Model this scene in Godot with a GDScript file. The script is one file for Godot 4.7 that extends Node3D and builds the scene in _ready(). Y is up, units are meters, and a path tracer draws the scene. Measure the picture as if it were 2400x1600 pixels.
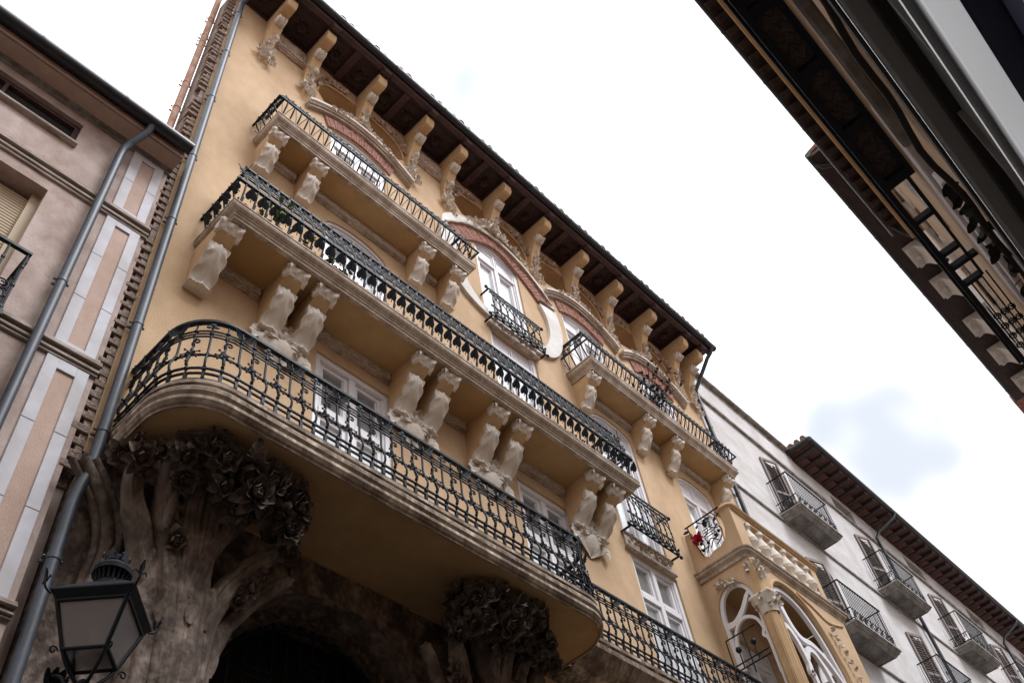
extends Node3D
# An ochre town house with iron balconies between its neighbours, seen from the narrow street below it.

var used := {}
var M := {}
var rng := RandomNumberGenerator.new()

func _ready() -> void:
	# camera
	var cam := Camera3D.new()
	cam.name = "camera"
	cam.fov = 40.51
	cam.near = 0.05
	cam.far = 600.0
	cam.transform = Transform3D(Basis(Vector3(0.68982483, -0.11913113, 0.71410747), Vector3(-0.51258038, 0.61621179, 0.59795016), Vector3(-0.51127592, -0.77851834, 0.36401391)), Vector3(0, 1.6, 6.0))
	add_child(cam)
	cam.current = true
	# overcast sky with thin blue gaps
	var env := Environment.new()
	env.background_mode = Environment.BG_SKY
	var pan := PanoramaSkyMaterial.new()
	pan.panorama = sky_picture()
	pan.filter = true
	var sky := Sky.new()
	sky.sky_material = pan
	env.sky = sky
	env.background_energy_multiplier = 1.0
	env.tonemap_mode = Environment.TONE_MAPPER_LINEAR
	env.tonemap_exposure = 2.05
	env.sdfgi_enabled = true
	env.ssao_enabled = true
	env.ssil_enabled = true
	var we := WorldEnvironment.new()
	we.name = "environment"
	we.environment = env
	add_child(we)
	# the sun behind thin cloud
	var sun := DirectionalLight3D.new()
	sun.name = "sun"
	sun.light_color = Color(0.97, 0.98, 1.0)
	sun.light_energy = 0.5
	sun.light_angular_distance = 25.0
	sun.shadow_enabled = true
	add_child(sun)
	sun.look_at_from_position(Vector3(2.0, 10, 6.5), Vector3.ZERO)
	materials()
	street()
	pink_house()
	ochre_house()
	grey_block()
	facing_house()
	bracket_house()
	lantern()
	pots()

func sky_picture() -> ImageTexture:
	var w := 512
	var h := 256
	var f := FastNoiseLite.new()
	f.seed = 2373
	f.frequency = 1.6
	f.fractal_octaves = 4
	var data := PackedFloat32Array()
	data.resize(w * h * 3)
	for j in h:
		var b := PI * (0.5 - (j + 0.5) / h)
		for i in w:
			var a := TAU * (i + 0.5) / w
			var d := Vector3(cos(a) * cos(b), sin(b), sin(a) * cos(b))
			var k := (j * w + i) * 3
			if d.y < -0.02:
				data[k] = 0.12; data[k + 1] = 0.11; data[k + 2] = 0.10
				continue
			# a layer of cloud overhead
			var q := Vector3(d.x, 0, d.z) / (d.y + 0.35) * 1.0
			var n := f.get_noise_3d(q.x * 1.6, 0.0, q.z * 1.6)
			var t := smoothstep(-0.46, -0.16, n)
			# brightest overhead, as overcast skies are
			var lum := 1.1 * (1.0 + 2.0 * d.y) / 3.0
			var cloud := lum * (1.0 + 0.2 * n)
			data[k] = lerpf(0.40, cloud, t)
			data[k + 1] = lerpf(0.43, cloud, t)
			data[k + 2] = lerpf(0.48, cloud * 1.02, t)
	return ImageTexture.create_from_image(Image.create_from_data(w, h, false, Image.FORMAT_RGBF, data.to_byte_array()))

# ---------------------------------------------------------------- mesh building
class MB:
	var v := PackedVector3Array()
	var n := PackedVector3Array()
	var ix := PackedInt32Array()

	func tri(a: Vector3, b: Vector3, c: Vector3) -> void:
		var nn := (b - a).cross(c - a)
		if nn.length_squared() < 1e-16:
			return
		nn = nn.normalized()
		var k := v.size()
		v.append(a); v.append(b); v.append(c)
		n.append(nn); n.append(nn); n.append(nn)
		ix.append(k); ix.append(k + 2); ix.append(k + 1)

	func quad(a: Vector3, b: Vector3, c: Vector3, d: Vector3) -> void:
		var nn := (c - a).cross(d - b)
		if nn.length_squared() < 1e-16:
			return
		nn = nn.normalized()
		var k := v.size()
		v.append(a); v.append(b); v.append(c); v.append(d)
		for i in 4:
			n.append(nn)
		ix.append_array(PackedInt32Array([k, k + 2, k + 1, k, k + 3, k + 2]))

	# a smooth patch of nu x nv points; cu / cv close it on itself
	func grid(p: PackedVector3Array, nu: int, nv: int, cu := false, cv := false) -> void:
		var k := v.size()
		for j in nv:
			for i in nu:
				var i0 := i - 1
				var i1 := i + 1
				var j0 := j - 1
				var j1 := j + 1
				if cu:
					i0 = (i0 + nu) % nu; i1 = i1 % nu
				else:
					i0 = maxi(i0, 0); i1 = mini(i1, nu - 1)
				if cv:
					j0 = (j0 + nv) % nv; j1 = j1 % nv
				else:
					j0 = maxi(j0, 0); j1 = mini(j1, nv - 1)
				var du := p[j * nu + i1] - p[j * nu + i0]
				var dv := p[j1 * nu + i] - p[j0 * nu + i]
				var nn := du.cross(dv)
				if nn.length_squared() < 1e-18:
					var jj := clampi(j, 1, nv - 2) if nv > 2 else j
					du = p[jj * nu + i1] - p[jj * nu + i0]
					dv = p[mini(jj + 1, nv - 1) * nu + i] - p[maxi(jj - 1, 0) * nu + i]
					nn = du.cross(dv)
				if nn.length_squared() < 1e-18:
					nn = Vector3.UP
				v.append(p[j * nu + i])
				n.append(nn.normalized())
		for j in (nv if cv else nv - 1):
			for i in (nu if cu else nu - 1):
				var a := k + j * nu + i
				var b := k + j * nu + (i + 1) % nu
				var c := k + ((j + 1) % nv) * nu + (i + 1) % nu
				var d := k + ((j + 1) % nv) * nu + i
				ix.append_array(PackedInt32Array([a, c, b, a, d, c]))

	func box(c: Vector3, s: Vector3, t := Transform3D()) -> void:
		var h := s * 0.5
		var q: Array[Vector3] = []
		for i in 8:
			q.append(t * (c + Vector3(h.x if i & 1 else -h.x, h.y if i & 2 else -h.y, h.z if i & 4 else -h.z)))
		quad(q[4], q[5], q[7], q[6]); quad(q[1], q[0], q[2], q[3])
		quad(q[5], q[1], q[3], q[7]); quad(q[0], q[4], q[6], q[2])
		quad(q[6], q[7], q[3], q[2]); quad(q[0], q[1], q[5], q[4])

	func bb(x0: float, x1: float, y0: float, y1: float, z0: float, z1: float) -> void:
		box(Vector3((x0 + x1) / 2, (y0 + y1) / 2, (z0 + z1) / 2), Vector3(x1 - x0, y1 - y0, z1 - z0))

	# box with chamfered edges
	func cbox(c: Vector3, s: Vector3, e: float, t := Transform3D()) -> void:
		var h := s * 0.5
		var g := Vector3(h.x - e, h.y - e, h.z - e)
		var ax := [Vector3(1, 0, 0), Vector3(0, 1, 0), Vector3(0, 0, 1)]
		for a in 3:
			var b := (a + 1) % 3
			var d := (a + 2) % 3
			for sg in [-1.0, 1.0]:
				var o: Vector3 = ax[a] * h[a] * sg
				var u: Vector3 = ax[b] * g[b]
				var w: Vector3 = ax[d] * g[d] * sg
				quad(t * (c + o - u - w), t * (c + o + u - w), t * (c + o + u + w), t * (c + o - u + w))
				for sb in [-1.0, 1.0]:
					var p0: Vector3 = ax[a] * h[a] * sg + ax[b] * g[b] * sb
					var p1: Vector3 = ax[a] * g[a] * sg + ax[b] * h[b] * sb
					var r: Vector3 = ax[d] * g[d] * sg * sb
					quad(t * (c + p0 - r), t * (c + p1 - r), t * (c + p1 + r), t * (c + p0 + r))
		for sx in [-1.0, 1.0]:
			for sy in [-1.0, 1.0]:
				for sz in [-1.0, 1.0]:
					var A := c + Vector3(sx * h.x, sy * g.y, sz * g.z)
					var B := c + Vector3(sx * g.x, sy * h.y, sz * g.z)
					var C := c + Vector3(sx * g.x, sy * g.y, sz * h.z)
					if sx * sy * sz > 0:
						tri(t * A, t * B, t * C)
					else:
						tri(t * A, t * C, t * B)

	# round bar along a path; r a number or one radius per point
	func tube(path: PackedVector3Array, r, sides := 6, flat := 1.0, caps := true) -> void:
		var m := path.size()
		if m < 2:
			return
		var p := PackedVector3Array()
		var up := Vector3(0.13, 0.2, 0.97)
		var first := path[1] - path[0]
		if absf(first.normalized().dot(up.normalized())) > 0.9:
			up = Vector3(0.97, 0.1, 0.2)
		var side := first.cross(up).normalized()
		for i in m:
			var d := (path[mini(i + 1, m - 1)] - path[maxi(i - 1, 0)]).normalized()
			side = (side - d * side.dot(d)).normalized()
			var other := d.cross(side)
			var rad: float = r if not (r is PackedFloat32Array) else r[i]
			for s in sides:
				var a := TAU * s / sides
				p.append(path[i] + (side * cos(a) + other * sin(a) * flat) * rad)
		grid(p, sides, m, true)
		if caps:
			for s in range(1, sides - 1):
				tri(p[0], p[s + 1], p[s])
				var o := (m - 1) * sides
				tri(p[o], p[o + s], p[o + s + 1])

	# lathe about the y axis of t: profile of (radius, height)
	func lathe(prof: Array, seg := 10, t := Transform3D()) -> void:
		for k in prof.size() - 1:
			var p := PackedVector3Array()
			for q in [prof[k], prof[k + 1]]:
				for s in seg:
					var a := -TAU * s / seg
					p.append(t * Vector3(cos(a) * q.x, q.y, sin(a) * q.x))
			grid(p, seg, 2, true)

	func ball(c: Vector3, r: Vector3, seg := 8, t := Transform3D(), bump := 0.0, sd := 0.0) -> void:
		var p := PackedVector3Array()
		var rows := maxi(4, seg / 2 + 1)
		for j in rows:
			var b := PI * (float(j) / (rows - 1) - 0.5)
			for i in seg:
				var a := -TAU * i / seg
				var k := 1.0 + bump * sin(a * 3.0 + sd) * cos(b * 3.0 + sd * 2.0)
				p.append(t * (c + Vector3(cos(a) * cos(b) * r.x, sin(b) * r.y, sin(a) * cos(b) * r.z) * k))
		grid(p, seg, rows, true)

	# a polygon in the (x, y) plane of t, filled at z and facing +z (or -z)
	func poly(pts: PackedVector2Array, z: float, t := Transform3D(), back := false) -> void:
		var id := Geometry2D.triangulate_polygon(pts)
		for k in range(0, id.size(), 3):
			var a := pts[id[k]]
			var b := pts[id[k + 1]]
			var c := pts[id[k + 2]]
			var ccw := (b - a).cross(c - a) > 0
			var A := t * Vector3(a.x, a.y, z)
			var B := t * Vector3(b.x, b.y, z)
			var C := t * Vector3(c.x, c.y, z)
			if ccw != back:
				tri(A, B, C)
			else:
				tri(A, C, B)

	# a polygon pulled from z0 to z1 (z1 the front)
	func prism(pts: PackedVector2Array, z0: float, z1: float, t := Transform3D(), back := true) -> void:
		if Geometry2D.is_polygon_clockwise(pts):
			pts = pts.duplicate()
			pts.reverse()
		poly(pts, z1, t)
		if back:
			poly(pts, z0, t, true)
		var area := 0.0
		for k in pts.size():
			area += pts[k].cross(pts[(k + 1) % pts.size()])
		for k in pts.size():
			var a := pts[k]
			var b := pts[(k + 1) % pts.size()]
			if area > 0:
				quad(t * Vector3(a.x, a.y, z0), t * Vector3(b.x, b.y, z0), t * Vector3(b.x, b.y, z1), t * Vector3(a.x, a.y, z1))
			else:
				quad(t * Vector3(b.x, b.y, z0), t * Vector3(a.x, a.y, z0), t * Vector3(a.x, a.y, z1), t * Vector3(b.x, b.y, z1))

	# a moulding: each step of a profile of (outward, height) swept along points with outward vectors, smooth along the path
	func sweep(path: Array, outs: Array, prof: Array, closed := false) -> void:
		var cnt := prof.size() if closed else prof.size() - 1
		for k in cnt:
			var a: Vector2 = prof[k]
			var b: Vector2 = prof[(k + 1) % prof.size()]
			var p := PackedVector3Array()
			for q in [b, a]:
				for i in path.size():
					p.append(path[i] + outs[i] * q.x + Vector3(0, q.y, 0))
			grid(p, path.size(), 2)

	# a thin petal or leaf: from base along dir, bending towards bend, cupped
	func petal(base: Vector3, dir: Vector3, face: Vector3, ln: float, w: float, curl := 0.3, cup := 0.25, nu := 4, nv := 5, rag := 0.0) -> void:
		var d := dir.normalized()
		var f := (face - d * face.dot(d)).normalized()
		var s := d.cross(f)
		for sg in [1.0, -1.0]:
			var p := PackedVector3Array()
			for j in nv:
				var t := float(j) / (nv - 1)
				var wid := w * sin(PI * (0.12 + 0.80 * t)) * (1.0 + rag * sin(t * 19.0))
				var ang := curl * t * 2.0
				var along := 1.0 if absf(ang) < 0.02 else sin(ang) / ang
				var aside := 0.0 if absf(ang) < 0.02 else (1.0 - cos(ang)) / ang
				var c := base + (d * along + f * aside) * (t * ln)
				for i in nu:
					var u := float(i) / (nu - 1) * 2.0 - 1.0
					p.append(c + s * (u * wid * sg) + f * (cup * wid * u * u + (0.0 if sg > 0 else -0.12 * w * (1.0 - u * u))))
			grid(p, nu, nv)

	func mesh() -> ArrayMesh:
		var a := []
		a.resize(Mesh.ARRAY_MAX)
		a[Mesh.ARRAY_VERTEX] = v
		a[Mesh.ARRAY_NORMAL] = n
		a[Mesh.ARRAY_INDEX] = ix
		var m := ArrayMesh.new()
		m.add_surface_from_arrays(Mesh.PRIMITIVE_TRIANGLES, a)
		return m


# a line in plan that balconies follow: points (x, z) with their mitred outward vectors, and stretches that are smooth
class Plan:
	var p: Array[Vector2] = []
	var o: Array[Vector2] = []
	var runs: Array = []

	static func rect(x0: float, x1: float, z: float) -> Plan:
		var a := Plan.new()
		a.p = [Vector2(x0, 0), Vector2(x0, z), Vector2(x0, z), Vector2(x1, z), Vector2(x1, z), Vector2(x1, 0)]
		a.o = [Vector2(-1, 0), Vector2(-1, 1), Vector2(-1, 1), Vector2(1, 1), Vector2(1, 1), Vector2(1, 0)]
		a.runs = [[0, 1], [2, 3], [4, 5]]
		return a

	static func smooth(pts: Array) -> Plan:
		var a := Plan.new()
		for i in pts.size():
			a.p.append(pts[i])
			var d: Vector2 = (pts[mini(i + 1, pts.size() - 1)] - pts[maxi(i - 1, 0)]).normalized()
			a.o.append(Vector2(-d.y, d.x))
		a.runs = [[0, pts.size() - 1]]
		return a

	func sweep(mb: MB, prof: Array, y: float, closed := false) -> void:
		for r in runs:
			var path := []
			var outs := []
			for i in range(r[0], r[1] + 1):
				path.append(Vector3(p[i].x, y, p[i].y))
				outs.append(Vector3(o[i].x, 0, o[i].y))
			mb.sweep(path, outs, prof, closed)

	func rail(mb: MB, y: float, off: float, w: float, h: float) -> void:
		sweep(mb, [Vector2(off - w / 2, -h / 2), Vector2(off + w / 2, -h / 2), Vector2(off + w / 2, h / 2), Vector2(off - w / 2, h / 2)], y, true)

	func length(k: int) -> float:
		var l := 0.0
		for i in range(runs[k][0], runs[k][1]):
			l += p[i].distance_to(p[i + 1])
		return l

	# place on run k at distance s: x runs along, z points outwards
	func at(k: int, s: float, y: float) -> Transform3D:
		for i in range(runs[k][0], runs[k][1]):
			var l := p[i].distance_to(p[i + 1])
			if s <= l or i == runs[k][1] - 1:
				var q := p[i].lerp(p[i + 1], s / l)
				var d := (p[i + 1] - p[i]).normalized()
				var out := Vector3(-d.y, 0, d.x)
				if runs.size() == 1:
					var m := o[i].lerp(o[i + 1], clampf(s / l, 0, 1)).normalized()
					out = Vector3(m.x, 0, m.y)
				return Transform3D(Basis(Vector3.UP.cross(out), Vector3.UP, out), Vector3(q.x, y, q.y))
			s -= l
		return Transform3D()

	func ring(off: float) -> PackedVector2Array:
		var r := PackedVector2Array()
		for i in p.size():
			var q := p[i] + o[i] * off
			if r.is_empty() or r[r.size() - 1].distance_to(q) > 1e-4:
				r.append(q)
		return r


# ---------------------------------------------------------------- nodes, names, metas
func numbered(parent: Node, called: String) -> String:
	var key := str(parent.get_instance_id()) + called
	var k: int = used.get(key, 0)
	used[key] = k + 1
	return called if k == 0 else "%s_%03d" % [called, k]

func tag(o: Node, label: String, category := "", group := "", kind := "") -> void:
	o.set_meta("label", label)
	if category:
		o.set_meta("category", category)
	if group:
		o.set_meta("group", group)
	if kind:
		o.set_meta("kind", kind)

func thing(called: String, label: String, category: String, at := Vector3.ZERO, group := "") -> Node3D:
	var o := Node3D.new()
	o.name = numbered(self, called)
	add_child(o, true)
	o.position = at
	tag(o, label, category, group)
	return o

func hub(called: String, parent: Node, at := Transform3D()) -> Node3D:
	var o := Node3D.new()
	o.name = numbered(parent, called)
	parent.add_child(o, true)
	o.transform = at
	return o

func put(called: String, mesh, mat: Material, parent: Node, t := Transform3D()) -> MeshInstance3D:
	var o := MeshInstance3D.new()
	o.name = numbered(parent, called)
	o.mesh = mesh.mesh() if mesh is MB else mesh
	o.material_override = mat
	o.transform = t
	parent.add_child(o, true)
	return o

func at(x: float, y: float, z: float) -> Transform3D:
	return Transform3D(Basis(), Vector3(x, y, z))

func spiral(c: Vector2, r0: float, r1: float, a0: float, turns: float, k: int) -> PackedVector3Array:
	var p := PackedVector3Array()
	for i in k + 1:
		var t := float(i) / k
		var r := lerpf(r0, r1, t)
		var a := a0 + turns * TAU * t
		p.append(Vector3(c.x + cos(a) * r, c.y + sin(a) * r, 0))
	return p

func ellip(cx: float, cy: float, rx: float, ry: float, a0: float, a1: float, k: int) -> PackedVector2Array:
	var p := PackedVector2Array()
	for i in k + 1:
		var a := lerpf(a0, a1, float(i) / k)
		p.append(Vector2(cx + cos(a) * rx, cy + sin(a) * ry))
	return p

func curve(pts: Array, k: int) -> PackedVector3Array:
	# a smooth line through the points
	var c := Curve3D.new()
	for i in pts.size():
		var t: Vector3 = (pts[mini(i + 1, pts.size() - 1)] - pts[maxi(i - 1, 0)]) / 6.0
		c.add_point(pts[i], -t, t)
	var out := PackedVector3Array()
	for i in k + 1:
		out.append(c.samplef(float(i) / k * (pts.size() - 1)))
	return out

# ---------------------------------------------------------------- materials
func tex(sd: int, size: int, layers: Array, lo: Color, hi: Color) -> ImageTexture:
	# layers of noise [frequency, weight, kind]; kind 0 smooth, 1 fine grain, 2 cracks
	var sum := PackedFloat32Array()
	sum.resize(size * size)
	for l in layers:
		var f := FastNoiseLite.new()
		f.seed = sd + int(l[0] * 1000)
		f.frequency = l[0]
		f.noise_type = FastNoiseLite.TYPE_SIMPLEX_SMOOTH if l[2] != 2 else FastNoiseLite.TYPE_CELLULAR
		f.fractal_octaves = 4 if l[2] == 0 else 2
		if l[2] == 2:
			f.cellular_return_type = FastNoiseLite.RETURN_DISTANCE2_SUB
			f.domain_warp_enabled = true
			f.domain_warp_amplitude = 40.0
		var d := f.get_seamless_image(size, size).get_data()
		for i in size * size:
			var x := d[i] / 255.0
			if l[2] == 2:
				x = 0.0 if x < 0.035 else 1.0
			sum[i] += (x - 0.5) * l[1]
	var b := PackedByteArray()
	b.resize(size * size * 3)
	for i in size * size:
		var t := clampf(0.5 + sum[i], 0.0, 1.0)
		b[i * 3] = int(255 * lerpf(lo.r, hi.r, t))
		b[i * 3 + 1] = int(255 * lerpf(lo.g, hi.g, t))
		b[i * 3 + 2] = int(255 * lerpf(lo.b, hi.b, t))
	return ImageTexture.create_from_image(Image.create_from_data(size, size, false, Image.FORMAT_RGB8, b))

func mat(called: String, c: Color, rough: float, t: Texture2D = null, scale := Vector3.ONE, relief: Texture2D = null, depth := 0.0) -> StandardMaterial3D:
	var m := StandardMaterial3D.new()
	m.resource_name = called
	m.albedo_color = c.linear_to_srgb()
	m.roughness = rough
	if t:
		m.albedo_texture = t
	if relief:
		m.heightmap_enabled = true
		m.heightmap_texture = relief
		m.heightmap_scale = depth
	m.uv1_triplanar = true
	m.uv1_world_triplanar = true
	m.uv1_scale = scale
	M[called] = m
	return m

func materials() -> void:
	var soft := tex(3, 512, [[0.006, 0.9, 0], [0.03, 0.35, 0]], Color(0.88, 0.86, 0.83), Color(1, 1, 1))
	var dirty := tex(11, 512, [[0.008, 1.3, 0], [0.05, 0.7, 0]], Color(0.70, 0.66, 0.62), Color(1, 1, 1))
	var worn := tex(17, 512, [[0.01, 1.1, 0], [0.04, 0.7, 0], [0.02, 0.25, 2]], Color(0.80, 0.765, 0.735), Color(1, 1, 1))
	var soot := tex(23, 512, [[0.01, 1.6, 0], [0.05, 0.8, 0]], Color(0.5, 0.46, 0.43), Color(1, 1, 1))
	var grain := tex(29, 512, [[0.02, 0.6, 0], [0.2, 0.9, 1]], Color(0, 0, 0), Color(1, 1, 1))
	var lump := tex(31, 512, [[0.02, 1.2, 0], [0.07, 0.7, 0]], Color(0, 0, 0), Color(1, 1, 1))
	var wood := tex(37, 256, [[0.01, 1.0, 0], [0.09, 0.6, 0]], Color(0.6, 0.6, 0.6), Color(1, 1, 1))
	mat("ochre", Color(0.60, 0.42, 0.262), 0.93, soft, Vector3(0.33, 0.2, 0.33), grain, 0.35)
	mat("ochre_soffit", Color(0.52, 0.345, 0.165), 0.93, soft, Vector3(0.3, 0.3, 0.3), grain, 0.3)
	mat("ochre_trim", Color(0.60, 0.405, 0.225), 0.9, soft, Vector3(0.6, 0.5, 0.6), grain, 0.3)
	mat("cream", Color(0.60, 0.51, 0.43), 0.9, dirty, Vector3(0.7, 0.35, 0.7), lump, 0.5)
	mat("cream_worn", Color(0.55, 0.46, 0.37), 0.93, soot, Vector3(0.5, 0.3, 0.5), lump, 0.9)
	mat("plaster_white", Color(0.74, 0.67, 0.60), 0.85, soft, Vector3(1.1, 1.1, 1.1), lump, 0.35)
	mat("plaster_pink", Color(0.66, 0.52, 0.44), 0.88, dirty, Vector3(1.1, 1.1, 1.1), lump, 0.7)
	mat("trim_white", Color(0.76, 0.74, 0.72), 0.8, soft, Vector3(0.5, 0.5, 0.5))
	mat("window_white", Color(0.74, 0.72, 0.74), 0.42)
	mat("blind", Color(0.78, 0.80, 0.82), 0.8)
	mat("brick", Color(0.44, 0.20, 0.15), 0.9, dirty, Vector3(2, 2, 2), grain, 0.5)
	mat("old_brick", Color(0.30, 0.225, 0.185), 0.95, worn, Vector3(1.7, 1.7, 1.7), lump, 1.2)
	mat("mortar", Color(0.36, 0.29, 0.25), 0.97, worn, Vector3(1, 1, 1), lump, 1.5)
	mat("eave_wood", Color(0.052, 0.024, 0.022), 0.62, wood, Vector3(1, 1, 3))
	mat("eave_beam", Color(0.085, 0.037, 0.036), 0.6, wood, Vector3(1, 1, 3))
	mat("gutter", Color(0.022, 0.024, 0.032), 0.42, wood, Vector3(0.6, 2, 2))
	mat("iron", Color(0.010, 0.012, 0.018), 0.5).metallic_specular = 0.28
	mat("iron_leaf", Color(0.014, 0.019, 0.025), 0.5).metallic_specular = 0.32
	mat("pipe_grey", Color(0.060, 0.075, 0.105), 0.5, dirty, Vector3(1.2, 0.5, 1.2))
	mat("pipe_salmon", Color(0.55, 0.33, 0.24), 0.85, dirty, Vector3(1.2, 0.5, 1.2))
	mat("tile", Color(0.28, 0.14, 0.10), 0.9, dirty, Vector3(2, 2, 2))
	mat("stone", Color(0.27, 0.215, 0.18), 0.94, soot, Vector3(0.5, 0.35, 0.5), lump, 1.2)
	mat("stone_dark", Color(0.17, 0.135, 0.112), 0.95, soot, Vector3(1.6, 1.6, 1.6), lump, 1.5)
	mat("ink", Color(0.012, 0.011, 0.011), 0.9)
	mat("pink", Color(0.47, 0.375, 0.34), 0.94, worn, Vector3(0.22, 0.16, 0.22), grain, 0.35)
	mat("pink_panel", Color(0.52, 0.38, 0.32), 0.94, soft, Vector3(0.5, 0.3, 0.5), grain, 0.3)
	mat("blue_white", Color(0.61, 0.61, 0.66), 0.9, soft, Vector3(0.5, 0.5, 0.5))
	mat("pink_cornice", Color(0.46, 0.40, 0.365), 0.9, dirty, Vector3(0.4, 1.5, 1.5))
	mat("shutter_tan", Color(0.45, 0.35, 0.24), 0.7)
	mat("grey_wall", Color(0.64, 0.625, 0.64), 0.93, soft, Vector3(0.3, 0.4, 0.3), grain, 0.35)
	mat("grey_slab", Color(0.40, 0.385, 0.37), 0.92, dirty, Vector3(0.6, 0.6, 0.6))
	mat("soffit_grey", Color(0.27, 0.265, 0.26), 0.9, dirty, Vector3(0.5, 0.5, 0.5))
	mat("eave_tile", Color(0.15, 0.07, 0.055), 0.9, dirty, Vector3(2, 2, 2))
	mat("shutter_brown", Color(0.09, 0.058, 0.048), 0.75)
	mat("shutter_edge", Color(0.22, 0.18, 0.165), 0.8)
	g_pane()
	mat("terracotta", Color(0.33, 0.13, 0.08), 0.85, dirty, Vector3(3, 3, 3))
	mat("leaf", Color(0.07, 0.14, 0.03), 0.6)
	mat("dry_leaf", Color(0.10, 0.045, 0.03), 0.8)
	mat("rose_red", Color(0.42, 0.01, 0.03), 0.6)
	mat("flower_orange", Color(0.7, 0.16, 0.03), 0.6)
	mat("zinc", Color(0.35, 0.37, 0.4), 0.35)
	M.zinc.metallic = 0.7
	mat("asphalt", Color(0.30, 0.28, 0.26), 0.95, dirty, Vector3(0.4, 0.4, 0.4))
	mat("paving", Color(0.42, 0.39, 0.36), 0.92, dirty, Vector3(0.6, 0.6, 0.6))
	var g := mat("glass", Color(0.8, 0.87, 0.9, 0.12), 0.03)
	g.transparency = BaseMaterial3D.TRANSPARENCY_ALPHA
	g.metallic_specular = 0.7
	g = mat("lamp_glass", Color(0.26, 0.25, 0.25, 0.75), 0.2)
	g.transparency = BaseMaterial3D.TRANSPARENCY_ALPHA
	mat("panel_pattern", Color(0.075, 0.062, 0.06), 0.85, dirty, Vector3(3, 3, 3))
	mat("shop_grey", Color(0.20, 0.20, 0.20), 0.55)
	mat("navy", Color(0.012, 0.018, 0.045), 0.3)
	g = mat("shop_glass", Color(0.16, 0.19, 0.20), 0.3)
	g.metallic_specular = 0.3

func g_pane() -> void:
	mat("dark_glass", Color(0.02, 0.024, 0.028), 0.03).metallic_specular = 0.6
	var g := mat("shop_pane", Color(0.13, 0.14, 0.24), 0.12)
	g.metallic_specular = 0.4

# ---------------------------------------------------------------- stucco ornament
# heap of small curled leaves and buds around points, facing n
func leafy(mb: MB, pts: Array, r: float, per: int, face: Vector3, spread := 1.0) -> void:
	for q in pts:
		for k in per:
			var off := Vector3(rng.randf_range(-1, 1), rng.randf_range(-1, 1), rng.randf_range(0, 0.6)) * r * spread
			var d := Vector3(rng.randf_range(-1, 1), rng.randf_range(-1, 1), rng.randf_range(-0.1, 0.5))
			if k % 3 == 2:
				var s := r * rng.randf_range(0.25, 0.42)
				mb.ball(q + off * 0.7, Vector3(s, s, s * 0.8), 6, Transform3D(), 0.15, rng.randf() * 6)
			else:
				mb.petal(q + off * 0.5, d, face + Vector3(0, -0.4, 0), r * rng.randf_range(0.7, 1.15), r * rng.randf_range(0.32, 0.5), 0.5, 0.5, 4, 4)

# a flower: two rings of cupped petals and a heart, radius about 1, facing +z
func blossom(sd: int, n := 7) -> MB:
	rng.seed = sd
	var mb := MB.new()
	for ring in 3:
		var m := n - ring
		for k in m:
			var a := TAU * (k + 0.5 * ring) / m + rng.randf_range(-0.2, 0.2)
			var up := 0.25 + 0.55 * ring
			var d := Vector3(cos(a), sin(a), up)
			mb.petal(Vector3(cos(a), sin(a), 0) * 0.12, d, Vector3(-cos(a) * up, -sin(a) * up, 1), rng.randf_range(0.85, 1.1) * (1.0 - 0.22 * ring), 0.36 + 0.03 * ring, -0.5 + 0.45 * ring, 0.55, 5, 5, 0.06)
	for k in 5:
		var a := TAU * k / 5
		mb.ball(Vector3(cos(a) * 0.13, sin(a) * 0.13, 0.3), Vector3(0.12, 0.12, 0.2), 6)
	return mb

# relief band: scrolling stems and round flowers pressed out of a slab lying in xy, front at z
func rinceau(mb: MB, x0: float, x1: float, y0: float, y1: float, z: float, depth: float, pitch := 0.3) -> void:
	var nu := int((x1 - x0) / 0.018) + 4
	var nv := 9
	var p := PackedVector3Array()
	var h := y1 - y0
	for j in nv:
		for i in nu:
			var x := lerpf(x0, x1, float(i) / (nu - 1))
			var y := float(j) / (nv - 1)
			var s := (x - x0) / pitch
			var ph := s - floorf(s)
			var stem := 0.5 + 0.26 * sin(s * TAU)
			var e := exp(-pow((y - stem) / 0.13, 2.0))
			var fl := Vector2((ph - 0.5) * pitch / h, y - (0.62 if int(floorf(s)) % 2 == 0 else 0.4))
			var rr := fl.length()
			e = maxf(e, 1.15 * exp(-pow((rr - 0.2) / 0.09, 2.0)) * (0.75 + 0.25 * cos(fl.angle() * 5)))
			e = maxf(e, 0.9 * exp(-pow(rr / 0.08, 2.0)))
			e = maxf(e, 0.8 * exp(-pow((absf(ph - 0.08) * pitch / h - 0.14 - 0.1 * sin(y * 9.0)) / 0.07, 2.0)))
			if i < 2 or i > nu - 3 or j == 0 or j == nv - 1:
				e = 0.9
			p.append(Vector3(x, y0 + h * y, z + depth * (1.5 * e - 0.5)))
	mb.grid(p, nu, nv)
	mb.quad(Vector3(x0, y0, 0), Vector3(x1, y0, 0), Vector3(x1, y0, z + depth * 0.5), Vector3(x0, y0, z + depth * 0.5))
	mb.quad(Vector3(x0, y0, 0), Vector3(x0, y0, z + depth * 0.5), Vector3(x0, y1, z + depth * 0.5), Vector3(x0, y1, 0))
	mb.quad(Vector3(x1, y0, 0), Vector3(x1, y1, 0), Vector3(x1, y1, z + depth * 0.5), Vector3(x1, y0, z + depth * 0.5))

func frieze(parent: Node, x0: float, x1: float, y0: float, y1: float) -> void:
	var mb := MB.new()
	rinceau(mb, x0, x1, y0 + 0.045, y1, 0.045, 0.035, 0.21)
	put("frieze_relief", mb, M.plaster_white, parent)
	var mo := MB.new()
	for q in [[0.0, 0.022, 0.035], [0.022, 0.043, 0.055]]:
		mo.bb(x0, x1, y0 + q[0], y0 + q[1], 0.0, q[2])
	put("frieze_moulding", mo, M.cream, parent)

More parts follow.
